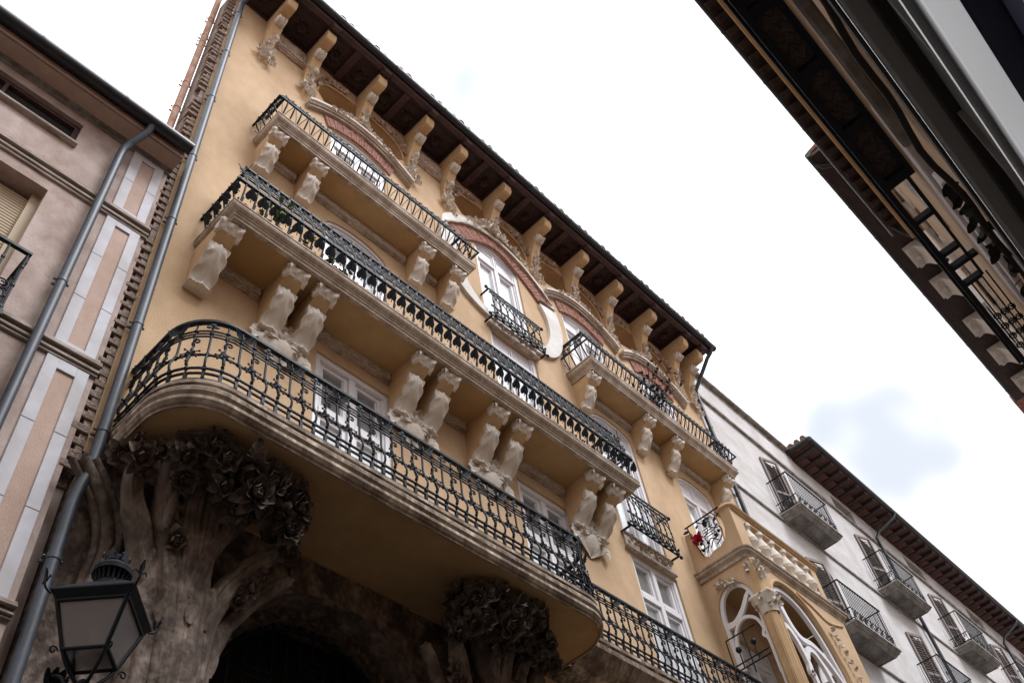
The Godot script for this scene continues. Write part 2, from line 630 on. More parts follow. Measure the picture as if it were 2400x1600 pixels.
# balcony console in its own axes: x across, y down from 0 at the soffit, z out from the wall
func console_shapes(w: float, hgt: float, reach: float) -> Array:
	var body := MB.new()
	var pr := PackedVector2Array([Vector2(0, 0), Vector2(reach, 0), Vector2(reach, -0.10 * hgt), Vector2(reach * 0.93, -0.20 * hgt), Vector2(reach * 0.72, -0.33 * hgt)])
	for k in 9:
		var t := k / 8.0
		pr.append(Vector2(lerpf(reach * 0.66, 0.03, t) + 0.05 * sin(t * PI), -hgt * lerpf(0.38, 0.93, t)))
	pr.append(Vector2(0, -0.93 * hgt))
	# the profile lies in (z, y); turn it across x
	var tr := Transform3D(Basis(Vector3(0, 0, 1), Vector3(0, 1, 0), Vector3(1, 0, 0)), Vector3.ZERO)
	body.prism(pr, -w * 0.44, w * 0.44, tr)
	# the carved block at the tip
	var cap := MB.new()
	var nu := 11
	var nv := 9
	var p := PackedVector3Array()
	for j in nv:
		var t := float(j) / (nv - 1)
		for i in nu:
			var u := float(i) / (nu - 1) * 2.0 - 1.0
			var zz := lerpf(reach + 0.03, reach * 0.80, t) + 0.03 * sin(t * PI)
			var yy := lerpf(-0.02, -0.235 * hgt, pow(t, 0.7))
			var b := 0.02 * cos(u * PI * 2.5) * sin(t * PI) + 0.025 * absf(u) * absf(u) + 0.012 * sin(u * 7.0 + t * 9.0)
			p.append(Vector3(u * w * (0.53 + 0.05 * t + 0.02 * sin(t * 14.0)), yy - b * 0.8, zz + b))
	cap.grid(p, nu, nv)
	cap.prism(PackedVector2Array([Vector2(reach * 0.79, -0.01), Vector2(reach + 0.02, -0.01), Vector2(reach + 0.01, -0.08 * hgt), Vector2(reach * 0.94, -0.2 * hgt), Vector2(reach * 0.80, -0.225 * hgt)]), -w * 0.52, w * 0.52, tr)
	for s in [-1.0, 1.0]:
		cap.ball(Vector3(s * w * 0.5, -0.19 * hgt, reach * 0.86), Vector3(0.03, 0.035, 0.04), 6)
		cap.ball(Vector3(s * w * 0.5, -0.05 * hgt, reach * 1.0), Vector3(0.028, 0.03, 0.03), 6)
	# the acanthus leaf over the curve, its foot rolling outwards
	var lf := MB.new()
	nu = 15
	nv = 21
	p = PackedVector3Array()
	for j in nv:
		var t := float(j) / (nv - 1)
		var z := lerpf(reach * 0.68, 0.07, smoothstep(0.0, 1.0, t * 0.92)) + 0.055 * sin(t * PI)
		var y := -hgt * lerpf(0.36, 1.0, t)
		if t > 0.8:
			z += (t - 0.8) * (t - 0.8) * 1.6
		for i in nu:
			var u := float(i) / (nu - 1) * 2.0 - 1.0
			var lobe := 1.0 + 0.10 * sin(t * 19.0) * absf(u)
			var wid := w * 0.5 * lerpf(0.92, 1.06, t) * lobe
			var rdg := 0.007 * cos(u * PI * 4.0 - t * 10.0 * absf(u)) + 0.010 * exp(-u * u * 30.0) - 0.026 * u * u + 0.013 * sin(t * 19.0 - 5.0 * absf(u)) * absf(u)
			p.append(Vector3(u * wid, y + 0.012 * absf(u) * sin(t * 19.0), z + 0.035 + rdg))
	lf.grid(p, nu, nv)
	for s in [-1.0, 1.0]:
		var e := PackedVector3Array()
		for j in nv:
			var a: Vector3 = p[j * nu + (nu - 1 if s > 0 else 0)]
			e.append(a)
			e.append(Vector3(a.x * 0.93, a.y, a.z - 0.06))
		lf.grid(e, 2, nv)
	var last := PackedVector3Array()
	for i in nu:
		last.append(p[(nv - 1) * nu + i])
	for i in nu:
		last.append(Vector3(p[(nv - 1) * nu + i].x * 0.95, -hgt * 0.99, 0.0))
	lf.grid(last, nu, 2)
	return [body.mesh(), cap.mesh(), lf.mesh()]

func console(parent: Node, sh: Array, x: float, y: float) -> void:
	var t := at(x, y, 0)
	put("console", sh[0], M.ochre_trim, parent, t)
	put("console_cap", sh[1], M.plaster_white, parent, t)
	put("acanthus_leaf", sh[2], M.plaster_white, parent, t)

# the shell of leaves that hangs below a pair of consoles
func shell_shape() -> MB:
	var mb := MB.new()
	for q in [[0.0, 0.02, 0.23, 0.17, 0.0], [-0.27, -0.02, 0.17, 0.10, 0.6], [0.27, -0.10, 0.17, 0.10, -0.6]]:
		var p := PackedVector3Array()
		for j in 8:
			var r := float(j) / 7.0
			for i in 19:
				var a = PI * (1.12 - 1.24 * i / 18.0) + q[4]
				var rr: float = q[2] * r * (1.0 + 0.07 * sin(i * 1.9))
				p.append(Vector3(q[0] + cos(a) * rr, q[1] - 0.12 + sin(a) * rr * 0.95, q[3] * sin(PI * (0.1 + 0.55 * r)) * (0.75 + 0.1 * cos(i * 2.1)) + 0.02))
		mb.grid(p, 19, 8)
	var p2 := PackedVector3Array()
	for j in 9:
		var t := j / 8.0
		for i in 11:
			var u := i / 5.0 - 1.0
			p2.append(Vector3(u * 0.36 * sin(PI * (0.55 + 0.45 * t)) , -0.10 - 0.30 * t - 0.05 * u * u, 0.13 * (1.0 - t * t) * (1.0 - 0.5 * u * u) + 0.02 + 0.014 * cos(u * 14.0)))
	mb.grid(p2, 11, 9)
	leafy(mb, [Vector3(-0.03, 0.09, 0.10), Vector3(0.05, 0.12, 0.12), Vector3(-0.22, -0.1, 0.1), Vector3(0.2, -0.16, 0.1)], 0.085, 6, Vector3(0, -0.3, 1))
	return mb

# ---------------------------------------------------------------- windows
# a white french window in an opening of the wall: xc, half width, sill, spring height, rise of the arch
func window(parent: Node, xc: float, hw: float, y0: float, y1: float, rise: float, panel := 0.0, transom := 0.0) -> void:
	var w := hub("window", parent)
	var fr := MB.new()
	var top := y1 + rise
	var head := y1 - panel
	fr.bb(xc - hw, xc - hw + 0.085, y0, y1 + (0.02 if rise > 0 else 0.0), -0.14, -0.035)
	fr.bb(xc + hw - 0.085, xc + hw, y0, y1 + (0.02 if rise > 0 else 0.0), -0.14, -0.035)
	fr.bb(xc - hw + 0.085, xc - hw + 0.115, y0, y1, -0.155, -0.06)
	fr.bb(xc + hw - 0.115, xc + hw - 0.085, y0, y1, -0.155, -0.06)
	if rise == 0.0 and panel == 0.0:
		fr.bb(xc - hw + 0.085, xc + hw - 0.085, y1 - 0.085, y1, -0.138, -0.037)
	fr.bb(xc - 0.05, xc + 0.05, y0, head - 0.02, -0.15, -0.05)
	put("window_frame", fr, M.window_white, w)
	if panel > 0.0 or rise > 0.0:
		# the boarded head with its sunk panels and mouldings
		var hd := MB.new()
		var outline := PackedVector2Array([Vector2(xc - hw, head), Vector2(xc + hw, head), Vector2(xc + hw, y1)])
		if rise > 0.0:
			for k in range(1, 12):
				var a := PI * k / 12.0
				outline.append(Vector2(xc + hw * cos(a), y1 + rise * sin(a)))
		outline.append(Vector2(xc - hw, y1))
		hd.prism(outline, -0.155, -0.09)
		hd.bb(xc - hw + 0.086, xc + hw - 0.086, head - 0.035, head + 0.03, -0.154, -0.045)
		hd.bb(xc - 0.02, xc + 0.02, head + 0.03, top - 0.06, -0.1, -0.068)
		for s in [-1.0, 1.0]:
			var x0: float = xc + s * 0.06
			var x1: float = xc + s * (hw - 0.1)
			var ya := head + 0.07
			var yb := y1 + rise * (0.45 if rise > 0 else 0.0) - 0.06
			if yb - ya > 0.06:
				hd.bb(minf(x0, x1), maxf(x0, x1), ya, ya + 0.02, -0.1, -0.072)
				hd.bb(minf(x0, x1), maxf(x0, x1), yb, yb + 0.02, -0.1, -0.072)
				for x in [x0, x1]:
					hd.bb(x - 0.01, x + 0.01, ya + 0.02, yb, -0.1, -0.074)
		if rise > 0.0:
			# rings of moulding under the arch
			for q in [[0.0, 0.05, -0.035], [0.085, 0.03, -0.06]]:
				var a0 := PackedVector2Array()
				for k in 15:
					var a := PI * k / 14.0
					a0.append(Vector2(xc + (hw - q[0]) * cos(a), y1 + (rise - q[0]) * sin(a)))
				for k in range(14, -1, -1):
					var a := PI * k / 14.0
					a0.append(Vector2(xc + (hw - q[0] - q[1]) * cos(a), y1 + (rise - q[0] - q[1]) * sin(a)))
				hd.prism(a0, -0.12, q[2])
		put("head_panel", hd, M.window_white, w)
	for s in [-1.0, 1.0]:
		var a: float = xc + s * 0.052
		var b: float = xc + s * (hw - 0.117)
		var x0 := minf(a, b)
		var x1 := maxf(a, b)
		var yt := head - 0.04 if (panel > 0 or rise > 0) else y1 - 0.088
		var rows := [[y0 + 0.02, yt]]
		if transom > 0.0:
			rows = [[y0 + 0.02, transom - 0.05], [transom + 0.05, yt]]
			var tb := MB.new()
			tb.bb(x0, x1, transom - 0.048, transom + 0.048, -0.152, -0.045)
			put("transom", tb, M.window_white, w)
		for r in rows:
			var sh := MB.new()
			sh.bb(x0, x0 + 0.06, r[0], r[1], -0.145, -0.085)
			sh.bb(x1 - 0.06, x1, r[0], r[1], -0.145, -0.085)
			sh.bb(x0 + 0.06, x1 - 0.06, r[1] - 0.065, r[1], -0.143, -0.087)
			sh.bb(x0 + 0.06, x1 - 0.06, r[0], r[0] + 0.09, -0.143, -0.087)
			sh.bb(x0 + 0.06, x0 + 0.072, r[0] + 0.09, r[1] - 0.065, -0.135, -0.105)
			sh.bb(x1 - 0.072, x1 - 0.06, r[0] + 0.09, r[1] - 0.065, -0.135, -0.105)
			put("sash", sh, M.window_white, w)
			var gl := MB.new()
			gl.bb(x0 + 0.06, x1 - 0.06, r[0] + 0.08, r[1] - 0.055, -0.127, -0.118)
			put("pane", gl, M.glass, w)
			var bl := MB.new()
			var low: bool = r == rows[0]
			bl.bb(x0 + 0.02, x1 - 0.02, r[0] + 0.05, r[1] - 0.02, -0.185, -0.165)
			put("blind" if low else "dark_room", bl, M.blind if low else M.ink, w)

# ---------------------------------------------------------------- wall with openings
func opening(xc: float, hw: float, y0: float, y1: float, rise: float) -> PackedVector2Array:
	var p := PackedVector2Array([Vector2(xc - hw, y0), Vector2(xc + hw, y0), Vector2(xc + hw, y1)])
	if rise > 0.0:
		for k in range(1, 16):
			var a := PI * k / 16.0
			p.append(Vector2(xc + hw * cos(a), y1 + rise * sin(a)))
	p.append(Vector2(xc - hw, y1))
	return p

# recess under the eaves: a flat arch over the hood of the windows
func lunette(xc: float, l: float, r: float, y0: float, y1: float) -> PackedVector2Array:
	var p := PackedVector2Array()
	for k in 13:
		var t := k / 12.0
		p.append(Vector2(lerpf(xc - l * 0.80, xc + r * 0.80, t), y0 + 0.18 * sin(t * PI)))
	for k in range(0, 25):
		var a := PI * k / 24.0
		var rx := r if cos(a) > 0 else l
		var c := cos(a)
		var s := sin(a)
		p.append(Vector2(xc + rx * signf(c) * pow(absf(c), 0.62), y0 + 0.30 + (y1 - y0 - 0.30) * pow(s, 0.72)))
	return p

func wall_with_holes(mb: MB, cuts: Array, y0: float, y1: float, holes: Array, depth: Array) -> void:
	for k in cuts.size() - 1:
		var a: float = cuts[k]
		var b: float = cuts[k + 1]
		var polys: Array = [PackedVector2Array([Vector2(a, y0), Vector2(b, y0), Vector2(b, y1), Vector2(a, y1)])]
		for h in holes:
			var next: Array = []
			for q in polys:
				for r in Geometry2D.clip_polygons(q, h):
					if not Geometry2D.is_polygon_clockwise(r):
						next.append(r)
			polys = next
		for q in polys:
			mb.poly(q, 0.0)
	for i in holes.size():
		var h: PackedVector2Array = holes[i]
		for k in h.size():
			var a := h[k]
			var b := h[(k + 1) % h.size()]
			mb.quad(Vector3(b.x, b.y, 0), Vector3(a.x, a.y, 0), Vector3(a.x, a.y, -depth[i]), Vector3(b.x, b.y, -depth[i]))

# ---------------------------------------------------------------- iron railings
func bars(parent: Node, called: String, mesh: Mesh, m: Material, plan: Plan, y: float, pitch: float, off := 0.0, start := 0.5, every := 1, first := 0) -> void:
	for k in plan.runs.size():
		var l := plan.length(k)
		var n := maxi(1, roundi(l / pitch))
		for i in n:
			if (i + first) % every == 0:
				var t := plan.at(k, l * (i + start) / n, y)
				t.origin += t.basis.z * off
				put(called, mesh, m, parent, t)

func bar_mesh(pts: Array, r: float, flat := 1.0, sides := 5) -> ArrayMesh:
	var mb := MB.new()
	var path := PackedVector3Array()
	for q in pts:
		path.append(q)
	mb.tube(path, r, sides, flat)
	return mb.mesh()

# lowest balcony: twisted and plain bars, knots, five-lobed flowers, palmettes below the handrail
func flower_rail(parent: Node, plan: Plan, y: float) -> void:
	var r := MB.new()
	plan.rail(r, y + 0.87, 0.0, 0.05, 0.032)
	put("handrail", r, M.iron, parent)
	for q in [[0.735, 0.014, 0.014, 0.0], [0.695, 0.012, 0.012, 0.0], [0.655, 0.014, 0.014, 0.0], [0.385, 0.02, 0.016, 0.004], [0.165, 0.022, 0.014, 0.034], [0.105, 0.022, 0.014, 0.026]]:
		r = MB.new()
		plan.rail(r, y + q[0], q[3], q[1], q[2])
		put("rail", r, M.iron, parent)
	r = MB.new()
	plan.rail(r, y + 0.03, 0.01, 0.035, 0.024)
	put("bottom_rail", r, M.iron, parent)
	var prof := [Vector3(0, 0.86, 0), Vector3(0, 0.6, 0), Vector3(0, 0.48, 0.0), Vector3(0, 0.40, 0.008), Vector3(0, 0.33, 0.035), Vector3(0, 0.27, 0.058), Vector3(0, 0.21, 0.058), Vector3(0, 0.165, 0.034), Vector3(0, 0.14, 0.026), Vector3(0, 0.0, 0.016)]
	var plain := MB.new()
	var path := PackedVector3Array()
	for q in prof:
		path.append(q)
	plain.tube(path, 0.0125, 5)
	for h in [[0.695, 0.0], [0.385, 0.006]]:
		plain.cbox(Vector3(0, h[0], h[1]), Vector3(0.038, 0.042, 0.038), 0.01)
	for h in [[0.165, 0.034], [0.03, 0.016]]:
		plain.box(Vector3(0, h[0], h[1]), Vector3(0.034, 0.04, 0.03))
	plain.box(Vector3(0, 0.10, 0.024), Vector3(0.028, 0.11, 0.026))
	var twist := MB.new()
	var tp := curve([Vector3(0, 0.86, 0), Vector3(0, 0.62, 0), Vector3(0, 0.44, 0.004), Vector3(0, 0.32, 0.038), Vector3(0, 0.24, 0.058), Vector3(0, 0.165, 0.034), Vector3(0, 0.0, 0.016)], 46)
	var rad := PackedFloat32Array()
	for i in tp.size():
		rad.append(0.0095 if (i % 4) < 2 or tp[i].y > 0.66 or tp[i].y < 0.15 else 0.0175)
		if tp[i].y < 0.62 and tp[i].y > 0.17:
			tp[i] += Vector3(cos(i * 1.57), 0, sin(i * 1.57)) * 0.005
	twist.tube(tp, rad, 5)
	for h in [[0.735, 0.0], [0.655, 0.0], [0.165, 0.034]]:
		twist.cbox(Vector3(0, h[0], h[1]), Vector3(0.04, 0.035, 0.036), 0.01)
	twist.box(Vector3(0, 0.07, 0.022), Vector3(0.03, 0.1, 0.026))
	var hook := PackedVector3Array()
	for q in spiral(Vector2(0.034, 0.565), 0.034, 0.012, PI, -0.95, 10):
		hook.append(q + Vector3(0, 0, 0.012))
	hook.insert(0, Vector3(0, 0.64, 0.005))
	twist.tube(hook, 0.009, 5)
	# five-lobed flower with ball-tipped stamens
	var fl := MB.new()
	for k in 3:
		var a := PI * (0.30 + 0.42 * k)
		fl.ball(Vector3(cos(a) * 0.035, 0.385 + sin(a) * 0.03, 0.02), Vector3(0.026, 0.022, 0.014), 7)
	fl.ball(Vector3(0, 0.385, 0.026), Vector3(0.017, 0.017, 0.017), 6)
	for a in [0.15, 2.3, -0.75, -2.4, 3.3]:
		var e := Vector3(cos(a) * 0.082, 0.385 + sin(a) * 0.082, 0.03)
		fl.tube(PackedVector3Array([Vector3(0, 0.385, 0.015), e * 0.5 + Vector3(0, 0.195, 0.02), e]), 0.0055, 4)
		fl.ball(e, Vector3.ONE * 0.0125, 6)
	# palmette: two fans of blades under the handrail
	var pa := MB.new()
	for s in [-1.0, 1.0]:
		for k in 5:
			var a := 0.15 - 0.30 * k
			var base := Vector3(0, 0.735, 0.015)
			var d := Vector3(s * cos(a + 0.55), sin(a + 0.55), 0.10)
			pa.petal(base, d, Vector3(0, 0, 1), 0.135 - 0.018 * absf(k - 1.0), 0.021, 0.25, 0.5, 3, 5)
	pa.ball(Vector3(0, 0.74, 0.02), Vector3(0.014, 0.03, 0.014), 6)
	# trefoil
	var tf := MB.new()
	for k in 3:
		var a := PI * (0.5 + 0.62 * (k - 1))
		tf.ball(Vector3(cos(a) * 0.036, 0.785 + sin(a) * 0.028, 0.014), Vector3(0.03, 0.022, 0.01), 7)
	var ms := [plain.mesh(), twist.mesh(), fl.mesh(), pa.mesh(), tf.mesh()]
	for k in plan.runs.size():
		var l := plan.length(k)
		var n := maxi(4, roundi(l / 0.143))
		for i in n:
			var t := plan.at(k, l * (i + 0.5) / n, y)
			if i % 2 == 0:
				put("twisted_bar", ms[1], M.iron, parent, t)
				put("iron_flower", ms[2], M.iron_leaf, parent, t)
			else:
				put("plain_bar", ms[0], M.iron, parent, t)
				if i % 4 == 1:
					put("palmette", ms[3], M.iron_leaf, parent, t)
				else:
					put("trefoil", ms[4], M.iron_leaf, parent, t)

# long middle balcony: leaning bars with heart leaves and curls, scrolls under the handrail
func leaf_rail(parent: Node, plan: Plan, y: float) -> void:
	var r := MB.new()
	plan.rail(r, y + 1.11, -0.13, 0.05, 0.03)
	put("handrail", r, M.iron, parent)
	for q in [[0.48, 0.04, 0.022, 0.02], [0.56, 0.022, 0.016, 0.0], [0.70, 0.022, 0.016, -0.025], [0.77, 0.022, 0.016, -0.04], [0.03, 0.025, 0.016, -0.05]]:
		r = MB.new()
		plan.rail(r, y + q[0], q[3], q[1], q[2])
		put("rail", r, M.iron, parent)
	var br := bar_mesh([Vector3(0, 0, -0.05), Vector3(0, 0.15, -0.035), Vector3(0, 0.32, 0.0), Vector3(0, 0.48, 0.02), Vector3(0, 0.78, -0.04)], 0.014)
	var lf := MB.new()
	var heart := PackedVector2Array()
	for k in 15:
		var a := TAU * k / 15.0
		var s := sin(a)
		heart.append(Vector2(0.078 * s * s * s, 0.0056 * (13.0 * cos(a) - 5.0 * cos(2 * a) - 2.0 * cos(3 * a) - cos(4 * a))))
	for k in heart.size():
		heart[k] = Vector2(heart[k].x, -heart[k].y * 1.1)
	var ht := Transform3D(Basis(Vector3(1, 0, 0), 0.62) * Basis(Vector3(0, 0, 1), 0.30), Vector3(0.085, 0.29, 0.03))
	lf.prism(heart, -0.004, 0.004, ht)
	lf.tube(PackedVector3Array([ht * Vector3(0, -0.10, 0.006), ht * Vector3(0, 0.075, 0.006)]), 0.007, 4)
	lf.tube(PackedVector3Array([ht * Vector3(0, 0.06, 0), Vector3(0.10, 0.45, 0.012), Vector3(0.148, 0.47, 0.018)]), 0.007, 4)
	var cu := MB.new()
	var sp := PackedVector3Array([Vector3(0.02, 0.22, -0.02), Vector3(0.015, 0.14, -0.036)])
	for q in spiral(Vector2(0.062, 0.115), 0.048, 0.012, PI, 1.1, 14):
		sp.append(Vector3(q.x, q.y, -0.036))
	cu.tube(sp, 0.0075, 4)
	cu.ball(sp[sp.size() - 1], Vector3.ONE * 0.014, 6)
	var sc := MB.new()
	for s in [-1.0, 1.0]:
		var q := spiral(Vector2(s * 0.042, 0.93), 0.055, 0.012, PI / 2, s * 1.6, 20)
		for i in q.size():
			q[i].z = -0.13 + 0.09 * (1.11 - q[i].y) / 0.34
		sc.tube(q, 0.009, 4)
		sc.tube(PackedVector3Array([Vector3(s * 0.085, 0.77, -0.04), Vector3(s * 0.03, 0.84, -0.06), Vector3(s * 0.085, 1.10, -0.13)]), 0.007, 4)
	sc.ball(Vector3(0, 0.85, -0.06), Vector3(0.022, 0.022, 0.014), 6)
	sc.petal(Vector3(0, 0.99, -0.10), Vector3(0, 1, -0.2), Vector3(0, 0, 1), 0.11, 0.02)
	var kn := MB.new()
	for s in [-1.0, 1.0]:
		kn.tube(PackedVector3Array([Vector3(s * 0.04, 0.56, 0), Vector3(-s * 0.04, 0.70, -0.025)]), 0.006, 4)
	kn.cbox(Vector3(0, 0.63, -0.012), Vector3(0.034, 0.034, 0.026), 0.008)
	kn.cbox(Vector3(0.085, 0.735, -0.032), Vector3(0.03, 0.05, 0.024), 0.008)
	bars(parent, "bar", br, M.iron, plan, y, 0.17)
	bars(parent, "heart_leaf", lf.mesh(), M.iron_leaf, plan, y, 0.17)
	bars(parent, "curl", cu.mesh(), M.iron, plan, y, 0.17)
	bars(parent, "scroll", sc.mesh(), M.iron, plan, y, 0.17)
	bars(parent, "knot", kn.mesh(), M.iron, plan, y, 0.17)

# top balconies: thick bars with fans of thin rods between, dense garland under the handrail
func fan_rail(parent: Node, plan: Plan, y: float) -> void:
	var r := MB.new()
	plan.rail(r, y + 0.90, -0.10, 0.045, 0.03)
	put("handrail", r, M.iron, parent)
	for q in [[0.36, 0.03, 0.02, 0.09], [0.60, 0.016, 0.014, 0.02], [0.02, 0.02, 0.014, -0.05]]:
		r = MB.new()
		plan.rail(r, y + q[0], q[3], q[1], q[2])
		put("rail", r, M.iron, parent)
	var br := bar_mesh([Vector3(0, 0, -0.05), Vector3(0, 0.13, -0.01), Vector3(0, 0.25, 0.05), Vector3(0, 0.36, 0.09), Vector3(0, 0.60, 0.02), Vector3(0, 0.90, -0.10)], 0.014)
	var fan := MB.new()
	for s in [-1.0, 1.0]:
		fan.tube(PackedVector3Array([Vector3(0, 0.01, -0.045), Vector3(s * 0.05, 0.2, 0.02), Vector3(s * 0.115, 0.36, 0.09)]), 0.0055, 4)
	var ga := MB.new()
	rng.seed = 5
	for s in [0.0, 1.0]:
		var a := PackedVector3Array()
		for k in 9:
			var t := k / 8.0
			var yy := 0.60 + (0.10 if s > 0 else 0.2) * sin(t * PI) * (1.0 if s > 0 else 1.0)
			a.append(Vector3((t - 0.5) * 0.26, yy + s * 0.10, 0.02 - 0.4 * (yy + s * 0.10 - 0.60)))
		ga.tube(a, 0.008, 4)
	for s in [-1.0, 1.0]:
		var q := spiral(Vector2(s * 0.06, 0.46), 0.05, 0.012, PI * 0.5, s * 1.4, 14)
		for i in q.size():
			q[i].z = 0.07
		ga.tube(q, 0.007, 4)
		ga.petal(Vector3(s * 0.01, 0.70, -0.02), Vector3(s, 0.5, 0), Vector3(0, 0, 1), 0.09, 0.026)
		ga.petal(Vector3(s * 0.02, 0.52, 0.05), Vector3(s, -0.5, 0.3), Vector3(0, 0, 1), 0.08, 0.024)
		ga.petal(Vector3(s * 0.09, 0.82, -0.07), Vector3(-s, 0.1, 0), Vector3(0, 0, 1), 0.08, 0.022)
	ga.ball(Vector3(0, 0.42, 0.09), Vector3(0.026, 0.026, 0.02), 6)
	bars(parent, "bar", br, M.iron, plan, y, 0.13)
	bars(parent, "fan_rods", fan.mesh(), M.iron, plan, y, 0.13, 0.0, 0.5, 2)
	bars(parent, "garland", ga.mesh(), M.iron_leaf, plan, y, 0.26)

# juliet rail: lattice with knots, studs along the foot
func juliet(parent: Node, x0: float, x1: float, y0: float, y1: float, z: float) -> void:
	var j := hub("juliet_railing", parent)
	for q in [[y1, 0.03], [y1 - 0.09, 0.016], [y0 + 0.30, 0.016], [y0 + 0.09, 0.016], [y0, 0.03]]:
		var mb := MB.new()
		mb.bb(x0 - 0.06, x1 + 0.06, q[0] - q[1] / 2, q[0] + q[1] / 2, z - 0.012, z + 0.012)
		put("rail", mb, M.iron, j)
	var h := y1 - y0
	var br := MB.new()
	var path := PackedVector3Array()
	for k in 13:
		path.append(Vector3(0.012 * sin(k * PI / 2), h * k / 12.0, 0.02 * sin(PI * k / 12.0)))
	br.tube(path, 0.012, 5)
	br.cbox(Vector3(0, h * 0.52, 0.02), Vector3(0.035, 0.035, 0.03), 0.008)
	var st := MB.new()
	st.ball(Vector3(0, 0.03, 0.03), Vector3(0.035, 0.04, 0.03), 7, Transform3D(), 0.2)
	st.petal(Vector3(0, 0.05, 0.02), Vector3(0.3, 1, 0.2), Vector3(0, 0, 1), 0.09, 0.03)
	var lc := MB.new()
	var w := (x1 - x0) / 7.0
	for s in [-1.0, 1.0]:
		lc.tube(PackedVector3Array([Vector3(-s * w / 2, h - 0.09, 0), Vector3(s * w / 2, h - 0.36, 0.02)]), 0.008, 4)
		lc.tube(PackedVector3Array([Vector3(-s * w / 2, 0.36, 0.01), Vector3(s * w / 2, 0.09, 0)]), 0.008, 4)
	lc.ball(Vector3(0, h - 0.22, 0.015), Vector3(0.028, 0.028, 0.02), 6)
	var ms := [br.mesh(), st.mesh(), lc.mesh()]
	for k in 8:
		put("bar", ms[0], M.iron, j, at(lerpf(x0, x1, k / 7.0), y0, z))
		put("stud", ms[1], M.iron_leaf, j, at(lerpf(x0, x1, k / 7.0), y0 - 0.03, z))
		if k < 7:
			put("lattice", ms[2], M.iron, j, at(lerpf(x0, x1, (k + 0.5) / 7.0), y0, z))
	for x in [x0 - 0.06, x1 + 0.06]:
		for y in [y0, y1]:
			var mb := MB.new()
			mb.bb(x - 0.014, x + 0.014, y - 0.014, y + 0.014, 0, z)
			mb.ball(Vector3(x + (0.06 if x > x0 else -0.06), y, z), Vector3(0.045, 0.04, 0.03), 7, Transform3D(), 0.3)
			put("anchor", mb, M.iron, j)

# ---------------------------------------------------------------- the ochre house
# flat band of width w along points in the xy plane of t
func band(mb: MB, pts: Array, w: float, z0: float, z1: float, t := Transform3D(), w1 := -1.0) -> void:
	var l := PackedVector2Array()
	var r := PackedVector2Array()
	for i in pts.size():
		var d: Vector2 = (pts[mini(i + 1, pts.size() - 1)] - pts[maxi(i - 1, 0)]).normalized()
		var ww := w if w1 < 0 else lerpf(w, w1, float(i) / (pts.size() - 1))
		l.append(pts[i] + Vector2(-d.y, d.x) * ww / 2)
		r.append(pts[i] - Vector2(-d.y, d.x) * ww / 2)
	for i in pts.size() - 1:
		for z in [z0, z1]:
			mb.quad(t * Vector3(r[i].x, r[i].y, z), t * Vector3(r[i + 1].x, r[i + 1].y, z), t * Vector3(l[i + 1].x, l[i + 1].y, z), t * Vector3(l[i].x, l[i].y, z))
		for q in [l, r]:
			mb.quad(t * Vector3(q[i].x, q[i].y, z0), t * Vector3(q[i + 1].x, q[i + 1].y, z0), t * Vector3(q[i + 1].x, q[i + 1].y, z1), t * Vector3(q[i].x, q[i].y, z1))
	for i in [0, pts.size() - 1]:
		mb.quad(t * Vector3(l[i].x, l[i].y, z0), t * Vector3(r[i].x, r[i].y, z0), t * Vector3(r[i].x, r[i].y, z1), t * Vector3(l[i].x, l[i].y, z1))

func smooth2(pts: Array, k: int) -> Array:
	var a := []
	for q in pts:
		a.append(Vector3(q.x, q.y, 0))
	var out := []
	for q in curve(a, k):
		out.append(Vector2(q.x, q.y))
	return out

# a pipe with clamp rings
func pipe(called: String, parent: Node, pts: Array, r: float, m: Material, rings: Array) -> void:
	var h := hub(called, parent)
	var mb := MB.new()
	mb.tube(PackedVector3Array(pts), r, 12)
	put("pipe", mb, m, h)
	for q in rings:
		for i in pts.size() - 1:
			var a: Vector3 = pts[i]
			var b: Vector3 = pts[i + 1]
			if (q - a.y) * (q - b.y) <= 0 and absf(a.y - b.y) > 0.3:
				var c := a.lerp(b, (q - a.y) / (b.y - a.y))
				var cl := MB.new()
				cl.lathe([Vector2(r * 0.95, -0.03), Vector2(r * 1.13, -0.025), Vector2(r * 1.13, 0.025), Vector2(r * 0.95, 0.03)], 12, Transform3D(Basis(), c))
				cl.box(c + Vector3(0, 0, -r - 0.03), Vector3(r * 2.7, 0.025, 0.02))
				cl.ball(c + Vector3(r * 1.35, 0, -r * 0.3), Vector3.ONE * 0.016, 6)
				cl.ball(c + Vector3(-r * 1.35, 0, -r * 0.3), Vector3.ONE * 0.016, 6)
				put("clamp", cl, m, h)
				break

func slab(parent: Node, plan: Plan, y: float, prof: Array, inset: float, m: Material, under: Material, tops := true) -> void:
	var mb := MB.new()
	plan.sweep(mb, prof, y)
	var bottom: float = prof[prof.size() - 1].y
	var flat := Transform3D(Basis(Vector3(1, 0, 0), Vector3(0, 0, 1), Vector3(0, 1, 0)), Vector3.ZERO)
	if tops:
		mb.poly(plan.ring(prof[0].x), y, flat)
	put("slab", mb, m, parent)
	var so := MB.new()
	so.poly(plan.ring(inset), y + bottom + 0.018, flat)
	var rim := []
	so = so
	plan.sweep(so, [Vector2(inset, bottom), Vector2(inset, bottom + 0.018)], y)
	put("soffit", so, under, parent)
	if inset < prof[prof.size() - 1].x:
		var bd := MB.new()
		plan.sweep(bd, [Vector2(prof[prof.size() - 1].x, bottom), Vector2(inset, bottom)], y)
		put("soffit_border", bd, m, parent)

func hood_y(dx: float, hw: float, yc: float, ye: float) -> float:
	var t := absf(dx) / hw
	return yc - (yc - ye) * pow(t, 2.0)

